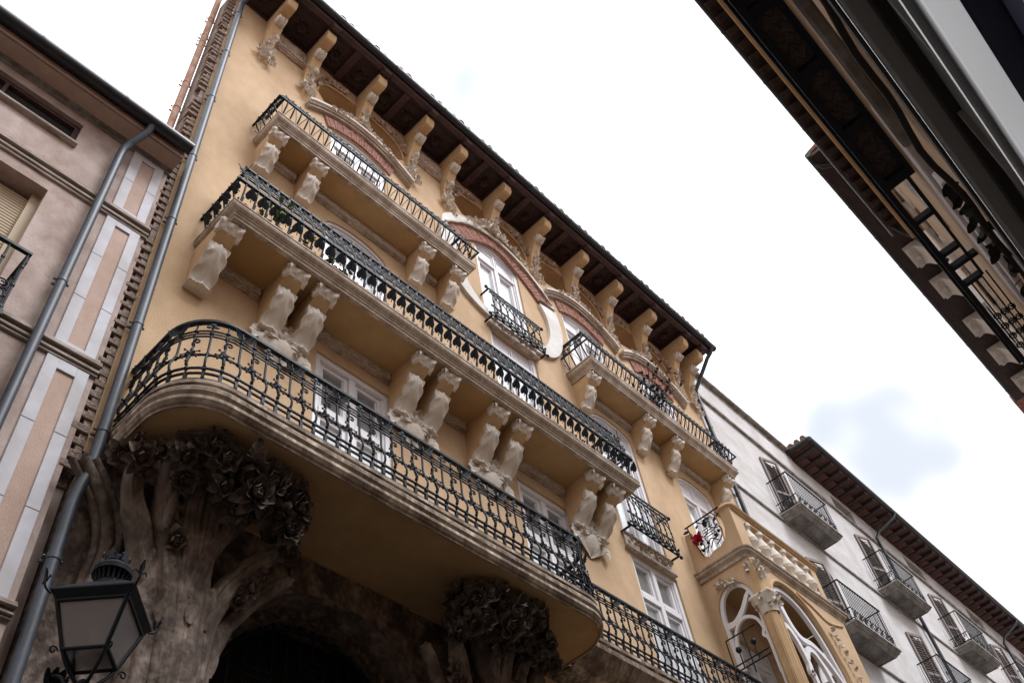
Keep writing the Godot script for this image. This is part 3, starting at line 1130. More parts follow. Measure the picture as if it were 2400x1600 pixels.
func arch_pts(xc: float, hw: float, yc: float, ye: float, k: int) -> Array:
	var a := []
	for i in k + 1:
		var dx := lerpf(-hw, hw, float(i) / k)
		a.append(Vector2(xc + dx, hood_y(dx, hw, yc, ye)))
	return a

func ring2(mb: MB, outer: Array, inner: Array, z0: float, z1: float) -> void:
	for i in outer.size() - 1:
		var a: Vector2 = outer[i]
		var b: Vector2 = outer[i + 1]
		var c: Vector2 = inner[i + 1]
		var d: Vector2 = inner[i]
		mb.quad(Vector3(d.x, d.y, z1), Vector3(c.x, c.y, z1), Vector3(b.x, b.y, z1), Vector3(a.x, a.y, z1))
		mb.quad(Vector3(a.x, a.y, z0), Vector3(a.x, a.y, z1), Vector3(b.x, b.y, z1), Vector3(b.x, b.y, z0))
		mb.quad(Vector3(d.x, d.y, z0), Vector3(d.x, d.y, z1), Vector3(c.x, c.y, z1), Vector3(c.x, c.y, z0))
	for i in [0, outer.size() - 1]:
		var a: Vector2 = outer[i]
		var d: Vector2 = inner[i]
		mb.quad(Vector3(a.x, a.y, z0), Vector3(d.x, d.y, z0), Vector3(d.x, d.y, z1), Vector3(a.x, a.y, z1))

# bricks set on edge between two curves
func brick_arch(parent: Node, outer: Array, inner: Array, n: int, z: float) -> void:
	var h := hub("brick_arch", parent)
	var back := MB.new()
	ring2(back, outer, inner, -0.02, z - 0.014)
	put("mortar_bed", back, M.mortar, h)
	var m := outer.size() - 1
	for k in n:
		var q := []
		for e in [[outer, k + 0.06], [outer, k + 0.94], [inner, k + 0.94], [inner, k + 0.06]]:
			var s: float = e[1] / n * m
			var i := mini(int(s), m - 1)
			q.append(e[0][i].lerp(e[0][i + 1], s - i))
		var mb := MB.new()
		ring2(mb, [q[0], q[1]], [q[3], q[2]], -0.01, z + 0.003 * sin(k * 2.3))
		put("brick", mb, M.brick, h)

const COLS := [2.71, 3.61, 4.87, 6.12, 7.08, 8.38, 9.66, 10.96, 12.2, 13.5, 14.78, 15.43]

func eaves(b: Node) -> void:
	var e := hub("eaves", b)
	var mb := MB.new()
	mb.bb(1.80, 15.78, 19.35, 19.365, -0.1, 0.95)
	put("soffit_boards", mb, M.eave_wood, e)
	mb = MB.new()
	mb.cbox(Vector3(8.79, 19.30, 0.80), Vector3(13.96, 0.11, 0.13), 0.012)
	put("fascia_beam", mb, M.eave_beam, e)
	mb = MB.new()
	mb.bb(1.82, 15.76, 19.30, 19.352, -0.02, 0.05)
	put("wall_plate", mb, M.eave_wood, e)
	var joist := MB.new()
	joist.cbox(Vector3(0, 0, 0.37), Vector3(0.21, 0.12, 0.72), 0.01)
	var jm := joist.mesh()
	var cap := MB.new()
	cap.cbox(Vector3(0, 0, 0), Vector3(0.20, 0.08, 0.135), 0.02)
	cap.box(Vector3(0, -0.045, 0.02), Vector3(0.14, 0.03, 0.07))
	var cm := cap.mesh()
	var thin := MB.new()
	thin.cbox(Vector3(0, 0, 0.37), Vector3(0.16, 0.09, 0.735), 0.01)
	var tm := thin.mesh()
	# eight-petalled rosette on an octagonal frame, hanging face down
	var ro := MB.new()
	var down := Transform3D(Basis(Vector3(1, 0, 0), PI), Vector3.ZERO)
	for k in 8:
		var a := TAU * k / 8
		ro.ball(Vector3(cos(a) * 0.125, -0.005, sin(a) * 0.125), Vector3(0.055, 0.02, 0.055), 7)
		ro.petal(Vector3(cos(a) * 0.03, -0.02, sin(a) * 0.03), Vector3(cos(a), -0.1, sin(a)), Vector3(0, -1, 0), 0.085, 0.03)
	ro.ball(Vector3(0, -0.03, 0), Vector3(0.03, 0.035, 0.03), 8)
	var rm := ro.mesh()
	var frame := MB.new()
	frame.bb(-0.5, 0.5, -0.02, 0.0, -0.5, -0.44)
	var edges := [1.86]
	for c in COLS:
		put("joist", jm, M.eave_wood, e, at(c, 19.285, 0))
		put("joist_cap", cm, M.eave_beam, e, at(c, 19.222, 0.80))
		edges.append(c)
	for k in edges.size() - 1:
		var a: float = edges[k]
		var d: float = edges[k + 1]
		var mids := [(a + d) / 2.0]
		if d - a > 1.1:
			put("joist", tm, M.eave_beam, e, at((a + d) / 2, 19.30, 0))
			mids = [a + (d - a) * 0.27, a + (d - a) * 0.73]
		for x in mids:
			put("rosette", rm, M.eave_wood, e, at(x, 19.35, 0.36))
			var fr := MB.new()
			var w := (d - a) * (0.20 if mids.size() == 2 else 0.36)
			for q in [[-w, w, 0.09, 0.11], [-w, w, 0.62, 0.64], [-w, -w + 0.02, 0.11, 0.62], [w - 0.02, w, 0.11, 0.62]]:
				fr.bb(x + q[0], x + q[1], 19.335, 19.351, q[2], q[3])
			put("coffer_frame", fr, M.eave_wood, e)
	var g := MB.new()
	var prof := PackedVector2Array()
	for k in 13:
		var a := PI + PI * k / 12.0
		prof.append(Vector2(cos(a) * 0.085, sin(a) * 0.095))
	for k in range(12, -1, -1):
		var a := PI + PI * k / 12.0
		prof.append(Vector2(cos(a) * 0.078, sin(a) * 0.088))
	var gt := Transform3D(Basis(Vector3(0, 0, 1), Vector3(0, 1, 0), Vector3(-1, 0, 0)), Vector3(0, 19.39, 0.93))
	g.prism(prof, -15.85, -1.60, gt)
	put("gutter", g, M.gutter, e)
	for k in 11:
		var ri := MB.new()
		ri.prism(PackedVector2Array(Array(ellip(0, 0, 0.093, 0.103, PI, TAU, 12)) + Array(ellip(0, 0, 0.084, 0.094, TAU, PI, 12))), -2.4 - k * 1.3, -2.36 - k * 1.3, gt)
		put("gutter_joint", ri, M.gutter, e)
	mb = MB.new()
	for y in [0.0, -0.09]:
		mb.quad(Vector3(1.82, 19.46 + y, 0.86), Vector3(15.78, 19.46 + y, 0.86), Vector3(15.78, 22.0 + y, -7.4), Vector3(5.4, 22.0 + y, -7.4))
	mb.quad(Vector3(1.82, 19.37, 0.86), Vector3(15.78, 19.37, 0.86), Vector3(15.78, 19.46, 0.86), Vector3(1.82, 19.46, 0.86))
	mb.quad(Vector3(1.82, 19.37, 0.86), Vector3(1.82, 19.46, 0.86), Vector3(5.4, 22.0, -7.4), Vector3(5.4, 21.91, -7.4))
	put("roof", mb, M.tile, e)
	var tl := MB.new()
	var p := PackedVector3Array()
	for j in 2:
		for i in 8:
			var a := PI * i / 7.0
			p.append(Vector3(cos(a) * 0.075, sin(a) * 0.06, 0.25 - 0.5 * j))
	tl.grid(p, 8, 2)
	for i in 7:
		tl.quad(p[i], p[i + 1], p[i + 1] * Vector3(0.8, 0.75, 1), p[i] * Vector3(0.8, 0.75, 1))
	var tlm := tl.mesh()
	for k in 66:
		put("roof_tile", tlm, M.tile, e, Transform3D(Basis(Vector3(1, 0, 0), 0.33), Vector3(1.95 + 0.208 * k, 19.455, 0.765 + 0.012 * sin(k * 1.7))))

func brackets(b: Node) -> void:
	var pr := PackedVector2Array([Vector2(0, 19.225), Vector2(0.66, 19.225), Vector2(0.70, 19.18), Vector2(0.70, 19.0), Vector2(0.66, 18.92), Vector2(0.62, 18.90), Vector2(0.42, 18.89), Vector2(0.42, 18.85), Vector2(0.39, 18.85), Vector2(0.37, 18.78)])
	for k in 9:
		var t := k / 8.0
		pr.append(Vector2(lerpf(0.33, 0.09, t) - 0.03 * sin(t * PI), lerpf(18.72, 18.12, pow(t, 0.8))))
	pr.append(Vector2(0.07, 17.75))
	pr.append(Vector2(0, 17.45))
	var tr := Transform3D(Basis(Vector3(0, 0, 1), Vector3(0, 1, 0), Vector3(1, 0, 0)), Vector3.ZERO)
	var body := MB.new()
	body.prism(pr, -0.1, 0.1, tr)
	body.bb(-0.108, 0.108, 18.845, 18.875, 0.33, 0.43)
	for k in 3:
		body.tube(PackedVector3Array([Vector3(-0.055 + 0.055 * k, 18.68, 0.30), Vector3(-0.055 + 0.055 * k, 18.58, 0.25), Vector3(-0.055 + 0.055 * k, 18.45, 0.18)]), 0.026, 6)
	var bm := body.mesh()
	# carved scroll under the block
	var sc := MB.new()
	var p := PackedVector3Array()
	for j in 10:
		var a := lerpf(1.9, -1.9, j / 9.0)
		for i in 9:
			var u := i / 4.0 - 1.0
			var rr := 0.115 + 0.012 * cos(u * 8.0) + 0.008 * sin(a * 6.0)
			p.append(Vector3(u * 0.086, 18.765 - cos(a) * rr * 1.15, 0.325 + sin(a) * rr * 1.1))
	sc.grid(p, 9, 10)
	for s in [-1.0, 1.0]:
		sc.ball(Vector3(s * 0.080, 18.765, 0.325), Vector3(0.022, 0.125, 0.115), 10)
	rng.seed = 77
	leafy(sc, [Vector3(-0.03, 18.66, 0.40), Vector3(0.03, 18.70, 0.44)], 0.055, 6, Vector3(0, -0.6, 1))
	var sm := sc.mesh()
	var orn := []
	for q in 3:
		rng.seed = 100 + q
		var om := MB.new()
		om.ball(Vector3(0.07, 18.46, 0.16), Vector3(0.075, 0.085, 0.07), 10)
		om.ball(Vector3(-0.05, 18.48, 0.15), Vector3(0.06, 0.07, 0.06), 8, Transform3D(), 0.15)
		var pts := []
		for k in 6:
			pts.append(Vector3(0.03 * sin(k * 1.9), 18.40 - 0.10 * k, 0.15 - 0.012 * k))
		leafy(om, pts, 0.10, 5, Vector3(0, -0.4, 1), 0.7)
		pts = []
		for k in 8:
			pts.append(Vector3(-0.16 + 0.045 * k, 17.66 - 0.035 * k + 0.03 * sin(k * 2.0), 0.07))
			pts.append(Vector3(-0.13 + 0.035 * k, 17.78 - 0.02 * k, 0.07))
		leafy(om, pts, 0.085, 4, Vector3(0, -0.3, 1), 0.8)
		om.bb(-0.094, 0.094, 17.75, 18.40, 0.0, 0.083)
		orn.append(om.mesh())
	for k in COLS.size():
		var h := hub("eave_bracket", b, at(COLS[k], 0, 0))
		put("bracket_body", bm, M.ochre_trim, h)
		put("carved_scroll", sm, M.plaster_white, h)
		if k == 2 or k == 5 or k == 7 or k == 9:
			# over a hood: leaves spreading along its crest
			rng.seed = 200 + k
			var om := MB.new()
			var pts := []
			for i in 5:
				pts.append(Vector3(0, 18.40 - 0.12 * i, 0.15 - 0.005 * i))
			leafy(om, pts, 0.11, 6, Vector3(0, -0.4, 1), 0.8)
			pts = []
			var reach := 0.75 if k != 5 else 0.85
			for i in 27:
				var u := i / 13.0 - 1.0
				pts.append(Vector3(u * reach, 17.80 + 0.06 * cos(u * 3.0) - 0.22 * u * u + 0.02 * sin(i * 1.7), 0.13))
			leafy(om, pts, 0.075, 4, Vector3(0, -0.2, 1), 0.7)
			if k == 5:
				om.ball(Vector3(0.02, 18.05, 0.1), Vector3(0.2, 0.17, 0.1), 12, Transform3D(), 0.08)
				leafy(om, [Vector3(-0.25, 18.0, 0.1), Vector3(0.28, 17.95, 0.1), Vector3(-0.1, 17.9, 0.14), Vector3(0.12, 17.85, 0.14), Vector3(0.5, 17.7, 0.12), Vector3(-0.5, 17.75, 0.12)], 0.12, 7, Vector3(0, -0.3, 1))
			put("stucco_leaves", om, M.plaster_white, h)
		else:
			put("stucco_leaves", orn[k % 3], M.plaster_white, h)

func upper_arches(b: Node) -> void:
	for q in [[4.87, 0.0], [11.02, 0.0], [13.58, 0.0]]:
		var xc: float = q[0]
		var h := hub("window_hood", b)
		for r in [[0.0, 0.06, 0.16], [0.06, 0.115, 0.12], [0.115, 0.17, 0.085]]:
			var mb := MB.new()
			ring2(mb, arch_pts(xc, 1.22, 17.76 - r[0], 17.26 - r[0], 28), arch_pts(xc, 1.22 - r[1] * 0.2, 17.76 - r[1], 17.26 - r[1], 28), 0.0, r[2])
			put("moulding", mb, M.cream if r[0] > 0 else M.plaster_white, h)
		brick_arch(b, arch_pts(xc, 0.82, 17.55, 17.31, 20), arch_pts(xc, 0.72, 17.24, 17.00, 20), 25, 0.035)
	# the omega-shaped band and brick arch round the middle window
	var c := 8.43
	var oo := smooth2([Vector2(-1.5, 16.80), Vector2(-1.23, 17.07), Vector2(-0.89, 17.37), Vector2(-0.43, 17.59), Vector2(0, 17.66), Vector2(0.43, 17.59), Vector2(0.89, 17.37), Vector2(1.23, 17.07), Vector2(1.5, 16.80)], 40)
	var ii := smooth2([Vector2(-1.15, 16.57), Vector2(-0.93, 16.82), Vector2(-0.63, 17.09), Vector2(-0.27, 17.33), Vector2(0, 17.39), Vector2(0.27, 17.33), Vector2(0.63, 17.09), Vector2(0.93, 16.82), Vector2(1.15, 16.57)], 40)
	var o2 := []
	var i2 := []
	for k in oo.size():
		o2.append(oo[k] + Vector2(c, 0))
		i2.append(ii[k] + Vector2(c, 0))
	brick_arch(b, o2, i2, 42, 0.05)
	var edge := MB.new()
	var o3 := []
	for q in o2:
		o3.append(q + (q - Vector2(c, 16.0)).normalized() * 0.035)
	ring2(edge, o3, o2, 0.0, 0.10)
	put("arch_moulding", edge, M.cream, b)
	var top_o := smooth2([Vector2(-1.62, 16.55), Vector2(-1.56, 17.02), Vector2(-1.33, 17.34), Vector2(-1.03, 17.58), Vector2(-0.5, 17.78), Vector2(0, 17.83), Vector2(0.45, 17.77), Vector2(0.84, 17.59), Vector2(1.31, 17.24), Vector2(1.56, 16.8), Vector2(1.64, 16.45)], 44)
	var top_i := smooth2([Vector2(-1.50, 16.62), Vector2(-1.42, 16.88), Vector2(-1.23, 17.10), Vector2(-0.90, 17.40), Vector2(-0.44, 17.62), Vector2(0, 17.69), Vector2(0.44, 17.62), Vector2(0.90, 17.40), Vector2(1.24, 17.09), Vector2(1.46, 16.82), Vector2(1.5, 16.62)], 44)
	var band_mb := MB.new()
	var to := []
	var ti := []
	for k in top_o.size():
		to.append(top_o[k] + Vector2(c, 0))
		ti.append(top_i[k] + Vector2(c, 0))
	ring2(band_mb, to, ti, 0.0, 0.075)
	for s in [-1.0, 1.0]:
		var lo := smooth2([Vector2(1.60, 16.66), Vector2(1.655, 16.2), Vector2(1.62, 15.8), Vector2(1.50, 15.36), Vector2(1.35, 15.06), Vector2(1.16, 14.84), Vector2(0.90, 14.69), Vector2(0.62, 14.60)], 30)
		var li := smooth2([Vector2(1.10, 16.52), Vector2(1.22, 16.2), Vector2(1.235, 15.84), Vector2(1.19, 15.53), Vector2(1.07, 15.23), Vector2(0.95, 15.02), Vector2(0.78, 14.86), Vector2(0.62, 14.79)], 30)
		var a := []
		var d := []
		for k in lo.size():
			a.append(Vector2(c + s * lo[k].x, lo[k].y))
			d.append(Vector2(c + s * li[k].x, li[k].y))
		ring2(band_mb, a, d, 0.0, 0.072)
		var sill := MB.new()
		sill.box(Vector3(c + s * 1.34, 16.66, 0.05), Vector3(0.44, 0.035, 0.11), Transform3D(Basis(Vector3(0, 0, 1), 0.0), Vector3.ZERO))
		put("arch_foot", sill, M.cream, b)
	put("omega_band", band_mb, M.trim_white, b)
	# garlands along the tops of the recesses and relief panels between
	var gi := 0
	for q in [[4.87, 1.0, 1.1], [8.38, 1.03, 1.15], [10.96, 1.1, 1.1], [13.55, 1.1, 1.1]]:
		for s in [-1.0, 1.0]:
			rng.seed = 300 + gi
			gi += 1
			var rx: float = q[1] if s < 0 else q[2]
			var mb := MB.new()
			var pts := []
			for k in 15:
				var a := lerpf(0.12, 1.38, k / 14.0)
				var cc := cos(a)
				pts.append(Vector3(q[0] + s * (rx * pow(cc, 0.62) + 0.02), 18.16 + 0.70 * pow(sin(a), 0.72) + 0.07, 0.03))
			leafy(mb, pts, 0.095, 4, Vector3(0, -0.3, 1), 0.7)
			put("garland", mb, M.plaster_pink, b)
			# plain roll round the recess
			var roll := PackedVector3Array()
			for k in 20:
				var a := lerpf(0.0, 1.45, k / 19.0)
				roll.append(Vector3(q[0] + s * rx * pow(cos(a), 0.62), 18.15 + 0.70 * pow(sin(a), 0.72), 0.0))
			var rl := MB.new()
			rl.tube(roll, 0.022, 6)
			put("recess_roll", rl, M.ochre_trim, b)
	for q in [[2.82, 3.50], [6.23, 6.97], [14.89, 15.32]]:
		var mb := MB.new()
		rinceau(mb, q[0], q[1], 18.58, 18.98, 0.05, 0.035, 0.34)
		put("frieze_relief", mb, M.plaster_pink, b)
		mb = MB.new()
		mb.bb(q[0], q[1], 18.98, 19.22, 0.0, 0.03)
		for r in [[18.47, 18.50, 0.05], [18.50, 18.54, 0.08], [18.54, 18.58, 0.055]]:
			mb.bb(q[0], q[1], r[0], r[1], 0.0, r[2])
		put("frieze_moulding", mb, M.plaster_pink, b)

func balconies(b: Node) -> void:
	rng.seed = 9
	var prof := [Vector2(-0.03, 0), Vector2(-0.004, -0.004), Vector2(0, -0.012), Vector2(0, -0.034), Vector2(-0.026, -0.038), Vector2(-0.026, -0.058), Vector2(-0.004, -0.064), Vector2(0.0, -0.085), Vector2(-0.012, -0.112), Vector2(-0.04, -0.136), Vector2(-0.056, -0.14), Vector2(-0.058, -0.158), Vector2(-0.072, -0.162), Vector2(-0.082, -0.19), Vector2(-0.098, -0.20), Vector2(-0.10, -0.23)]
	var sh := shell_shape().mesh()
	var big := console_shapes(0.27, 0.76, 0.60)
	var small := console_shapes(0.24, 0.72, 0.46)
	# middle balcony
	var m := hub("balcony", b)
	m.set_meta("label", "longest balcony, its railing hung with black heart-shaped leaves")
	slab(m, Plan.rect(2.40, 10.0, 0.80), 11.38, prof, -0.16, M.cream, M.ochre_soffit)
	leaf_rail(m, Plan.rect(2.44, 9.96, 0.76), 11.38)
	for x in [2.545, 3.49, 3.93, 5.57, 6.03, 6.99, 7.47, 9.09, 9.57]:
		console(m, big, x, 11.165)
	for x in [3.71, 5.80, 7.23, 9.33]:
		put("stucco_shell", sh, M.plaster_white, m, at(x, 10.47, 0))
	for q in [[2.70, 3.34], [3.65, 3.77], [4.09, 5.42], [5.73, 5.87], [6.19, 6.84], [7.14, 7.32], [7.63, 8.94], [9.24, 9.42]]:
		frieze(m, q[0], q[1], 10.99, 11.17)
	# upper balconies
	for q in [[2.85, 6.95, [3.02, 3.76, 5.97, 6.66], "upper balcony beside the downpipe, railing of iron fans"], [9.95, 14.83, [10.18, 11.86, 12.79, 14.56], "upper balcony nearest the grey block, railing of iron fans"]]:
		var u := hub("balcony", b)
		u.set_meta("label", q[3])
		var pf := []
		for v in prof:
			pf.append(Vector2(v.x * 0.95, v.y * 1.18))
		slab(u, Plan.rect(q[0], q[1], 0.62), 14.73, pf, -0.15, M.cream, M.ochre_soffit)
		fan_rail(u, Plan.rect(q[0] + 0.04, q[1] - 0.04, 0.58), 14.73)
		var c: Array = q[2]
		for x in c:
			console(u, small, x, 14.462)
		var xs := [q[0] + 0.16] + c + [q[1] - 0.1]
		for k in c.size() - 1:
			frieze(u, c[k] + 0.14, c[k + 1] - 0.14, 14.28, 14.462)
	# lowest balcony with its round corners, and the straight length beyond it
	var l := hub("balcony", b)
	l.set_meta("label", "lowest balcony with rounded corners and a railing of iron flowers")
	var lo := func(i: float) -> Plan:
		var p := [Vector2(2.12 + i, 0.0), Vector2(2.12 + i, 0.30), Vector2(2.12 + i, 0.58)]
		for k in range(1, 12):
			var a := PI - PI / 2 * k / 12.0
			p.append(Vector2(2.66 + cos(a) * (0.54 - i), 0.58 + sin(a) * (0.54 - i)))
		for k in 9:
			p.append(Vector2(lerpf(2.66, 7.36, k / 8.0), 1.12 - i))
		for k in range(1, 12):
			var a := PI / 2 - PI / 2 * k / 12.0
			p.append(Vector2(7.36 + cos(a) * (0.54 - i), 0.58 + sin(a) * (0.54 - i)))
		p.append(Vector2(7.90 - i, 0.58))
		p.append(Vector2(7.90 - i, 0.3))
		p.append(Vector2(7.90 - i, 0.0))
		return Plan.smooth(p)
	var pf1 := [Vector2(-0.05, 0), Vector2(-0.006, -0.004), Vector2(0.0, -0.014), Vector2(0.004, -0.055), Vector2(-0.03, -0.062), Vector2(-0.034, -0.088), Vector2(0.006, -0.098), Vector2(0.018, -0.12), Vector2(0.018, -0.165), Vector2(-0.006, -0.195), Vector2(-0.004, -0.205), Vector2(0.008, -0.215), Vector2(0.012, -0.255), Vector2(-0.012, -0.29), Vector2(-0.03, -0.30), Vector2(-0.035, -0.32)]
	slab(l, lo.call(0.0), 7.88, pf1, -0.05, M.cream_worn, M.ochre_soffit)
	flower_rail(l, lo.call(0.06), 7.88)
	var x := hub("balcony", b)
	x.set_meta("label", "straight balcony between the rounded balcony and the glazed bay")
	var st := Plan.new()
	st.p = [Vector2(7.92, 0.60), Vector2(12.56, 0.60)]
	st.o = [Vector2(0, 1), Vector2(0, 1)]
	st.runs = [[0, 1]]
	var mb := MB.new()
	st.sweep(mb, [Vector2(-0.62, 0), Vector2(0, -0.004), Vector2(0, -0.05), Vector2(-0.04, -0.06), Vector2(-0.04, -0.085), Vector2(0, -0.1), Vector2(-0.01, -0.16), Vector2(-0.05, -0.2), Vector2(-0.06, -0.215), Vector2(-0.10, -0.27), Vector2(-0.20, -0.33), Vector2(-0.22, -0.35), Vector2(-0.62, -0.37)], 7.93)
	put("slab", mb, M.cream_worn, x)
	var s2 := Plan.new()
	s2.p = [Vector2(7.96, 0.54), Vector2(12.54, 0.54)]
	s2.o = st.o
	s2.runs = [[0, 1]]
	flower_rail(x, s2, 7.93)

func quoin(b: Node) -> void:
	# toothed edge of bricks beside the downpipe
	var q := hub("toothed_edge", b)
	var back := MB.new()
	back.bb(1.84, 1.975, 7.2, 19.2, -0.35, -0.10)
	put("mortar_bed", back, M.mortar, q)
	var strip := MB.new()
	strip.bb(1.905, 1.972, 7.3, 19.2, -0.098, -0.02)
	put("rough_edge", strip, M.mortar, q)
	rng.seed = 41
	var kinds := []
	for k in 4:
		var mb := MB.new()
		var s := Vector3(rng.randf_range(0.125, 0.15), rng.randf_range(0.062, 0.078), 0.27)
		mb.cbox(Vector3(-s.x / 2, 0, -s.z / 2), s, 0.006, Transform3D(Basis(Vector3(0, 0, 1), rng.randf_range(-0.04, 0.04)), Vector3.ZERO))
		kinds.append(mb.mesh())
	for k in 78:
		var y := 7.35 + k * 0.152
		if k in [24, 49, 50, 67]:
			continue
		var big := 1.25 if k < 7 else 1.0
		put("brick", kinds[rng.randi() % 4], M.old_brick, q, Transform3D(Basis.from_scale(Vector3(big, big, 1)), Vector3(1.978 + rng.randf_range(-0.008, 0.006), y + rng.randf_range(-0.012, 0.012), 0.006 + rng.randf_range(-0.02, 0.01))))

func ochre_house() -> void:
	var b := thing("ochre_house", "ochre town house with carved eave brackets and three tiers of iron balconies", "building")
	var holes := [
		opening(4.885, 0.615, 7.9, 10.81, 0), opening(4.86, 0.6, 11.36, 13.88, 0.26), opening(4.87, 0.62, 14.7, 16.98, 0.24), lunette(4.87, 1.0, 1.1, 17.85, 18.86),
		opening(8.50, 0.6, 7.9, 10.80, 0), opening(8.44, 0.6, 11.36, 14.38, 0), opening(8.42, 0.62, 14.60, 17.08, 0.30), lunette(8.38, 1.03, 1.15, 17.9, 18.88),
		opening(11.13, 0.625, 7.9, 10.78, 0), opening(11.08, 0.6, 11.1, 13.92, 0.26), opening(11.02, 0.65, 14.7, 16.98, 0.24), lunette(10.96, 1.1, 1.1, 17.85, 18.86),
		opening(13.70, 0.6, 7.9, 10.3, 0), opening(13.73, 0.6, 11.25, 13.86, 0.26), opening(13.60, 0.65, 14.7, 16.98, 0.24), lunette(13.55, 1.1, 1.1, 17.85, 18.86)]
	var depth := [0.2, 0.2, 0.2, 0.34, 0.2, 0.2, 0.2, 0.34, 0.2, 0.2, 0.2, 0.34, 0.2, 0.2, 0.2, 0.34]
	var mb := MB.new()
	wall_with_holes(mb, [1.97, 4.87, 8.43, 11.06, 13.65, 15.62], 7.56, 19.34, holes, depth)
	mb.bb(7.45, 15.62, 0.0, 7.56, -0.3, 0.0)
	mb.quad(Vector3(15.62, 0, 0), Vector3(15.62, 0, -8), Vector3(15.62, 19.34, -8), Vector3(15.62, 19.34, 0))
	put("wall", mb, M.ochre, b)
	var plan := Transform3D(Basis(Vector3(1, 0, 0), Vector3(0, 0, 1), Vector3(0, -1, 0)), Vector3.ZERO)
	mb = MB.new()
	mb.prism(PackedVector2Array([Vector2(2.3, -0.95), Vector2(15.61, -0.95), Vector2(15.61, -8.0), Vector2(5.6, -8.0)]), -19.34, 0.0, plan)
	mb.bb(2.2, 15.61, 17.6, 19.34, -0.94, -0.345)
	put("rooms", mb, M.ochre_soffit, b)
	mb = MB.new()
	mb.prism(PackedVector2Array([Vector2(1.86, -0.12), Vector2(1.97, -0.12), Vector2(2.25, -0.94), Vector2(5.55, -8.0), Vector2(5.3, -8.0), Vector2(1.86, -0.42)]), -19.3, 0.0, plan)
	put("side_wall", mb, M.pink, b)
	eaves(b)
	quoin(b)
	window(b, 4.885, 0.615, 7.9, 10.81, 0, 0, 9.85)
	window(b, 4.86, 0.6, 11.4, 13.88, 0.26, 0.25)
	window(b, 4.87, 0.62, 14.74, 16.98, 0.24, 0.3)
	window(b, 8.50, 0.6, 7.9, 10.80, 0, 0, 9.85)
	window(b, 8.44, 0.6, 11.4, 14.38, 0, 0.42)
	window(b, 8.42, 0.62, 14.62, 17.08, 0.30, 0.30)
	window(b, 11.13, 0.625, 7.95, 10.78, 0, 0, 10.02)
	window(b, 11.08, 0.6, 11.14, 13.92, 0.26, 0.30)
	window(b, 11.02, 0.65, 14.74, 16.98, 0.24, 0.3)
	window(b, 13.70, 0.6, 7.95, 10.3, 0, 0.3)
	window(b, 13.73, 0.6, 11.3, 13.86, 0.26, 0.30)
	window(b, 13.60, 0.65, 14.74, 16.98, 0.24, 0.3)
	balconies(b)
	juliet(b, 10.46, 11.62, 11.10, 11.95, 0.22)
	juliet(b, 7.80, 9.04, 14.42, 15.22, 0.2)
	# carved aprons below the juliet rails
	for q in [[10.42, 11.68, 10.84, 11.08], [7.80, 9.06, 14.44, 14.62]]:
		var ap := hub("apron", b)
		mb = MB.new()
		mb.bb(q[0], q[1], q[2] - 0.02, q[3], 0.0, 0.03)
		put("apron_slab", mb, M.plaster_white, ap)
		for r in [[q[3], q[3] + 0.05, 0.06], [q[2] - 0.07, q[2] - 0.02, 0.08]]:
			mb = MB.new()
			mb.cbox(Vector3((q[0] + q[1]) / 2, (r[0] + r[1]) / 2, r[2] / 2), Vector3(q[1] - q[0] + 0.06, 0.05, r[2]), 0.012)
			put("apron_moulding", mb, M.cream, ap)
		mb = MB.new()
		rng.seed = int(q[0] * 100)
		var pts := []
		for k in 11:
			var u := k / 5.0 - 1.0
			pts.append(Vector3((q[0] + q[1]) / 2 + u * 0.48, (q[2] + q[3]) / 2 + 0.03 * cos(u * 6), 0.05))
		leafy(mb, pts, 0.085, 6, Vector3(0, -0.3, 1), 0.8)
		put("apron_leaves", mb, M.plaster_pink, ap)
	upper_arches(b)
	brackets(b)
	pipe("downpipe", b, [Vector3(1.98, 0, 0.12), Vector3(1.98, 6.88, 0.12), Vector3(2.0, 7.1, 0.13), Vector3(2.035, 7.35, 0.12), Vector3(2.04, 7.6, 0.115), Vector3(2.035, 18.82, 0.115), Vector3(2.06, 18.98, 0.2), Vector3(2.2, 19.26, 0.72), Vector3(2.22, 19.33, 0.90)], 0.051, M.pipe_grey, [6.35, 7.75, 9.28, 11.3, 12.9, 14.75, 16.5, 18.3])
	pipe("downpipe", b, [Vector3(15.70, 19.33, 0.93), Vector3(15.72, 19.2, 0.85), Vector3(15.70, 19.08, 0.72), Vector3(15.67, 18.35, 0.12), Vector3(15.67, 18.15, 0.10), Vector3(15.67, 7.0, 0.10)], 0.05, M.gutter, [17.0, 14.9])
	pipe("drainpipe", b, [Vector3(1.75, 12.0, -0.28), Vector3(1.76, 19.9, -0.30)], 0.054, M.pipe_salmon, [13.9, 14.6, 15.5, 17.2, 17.5, 18.3])
	portal(b)
	bay(b)

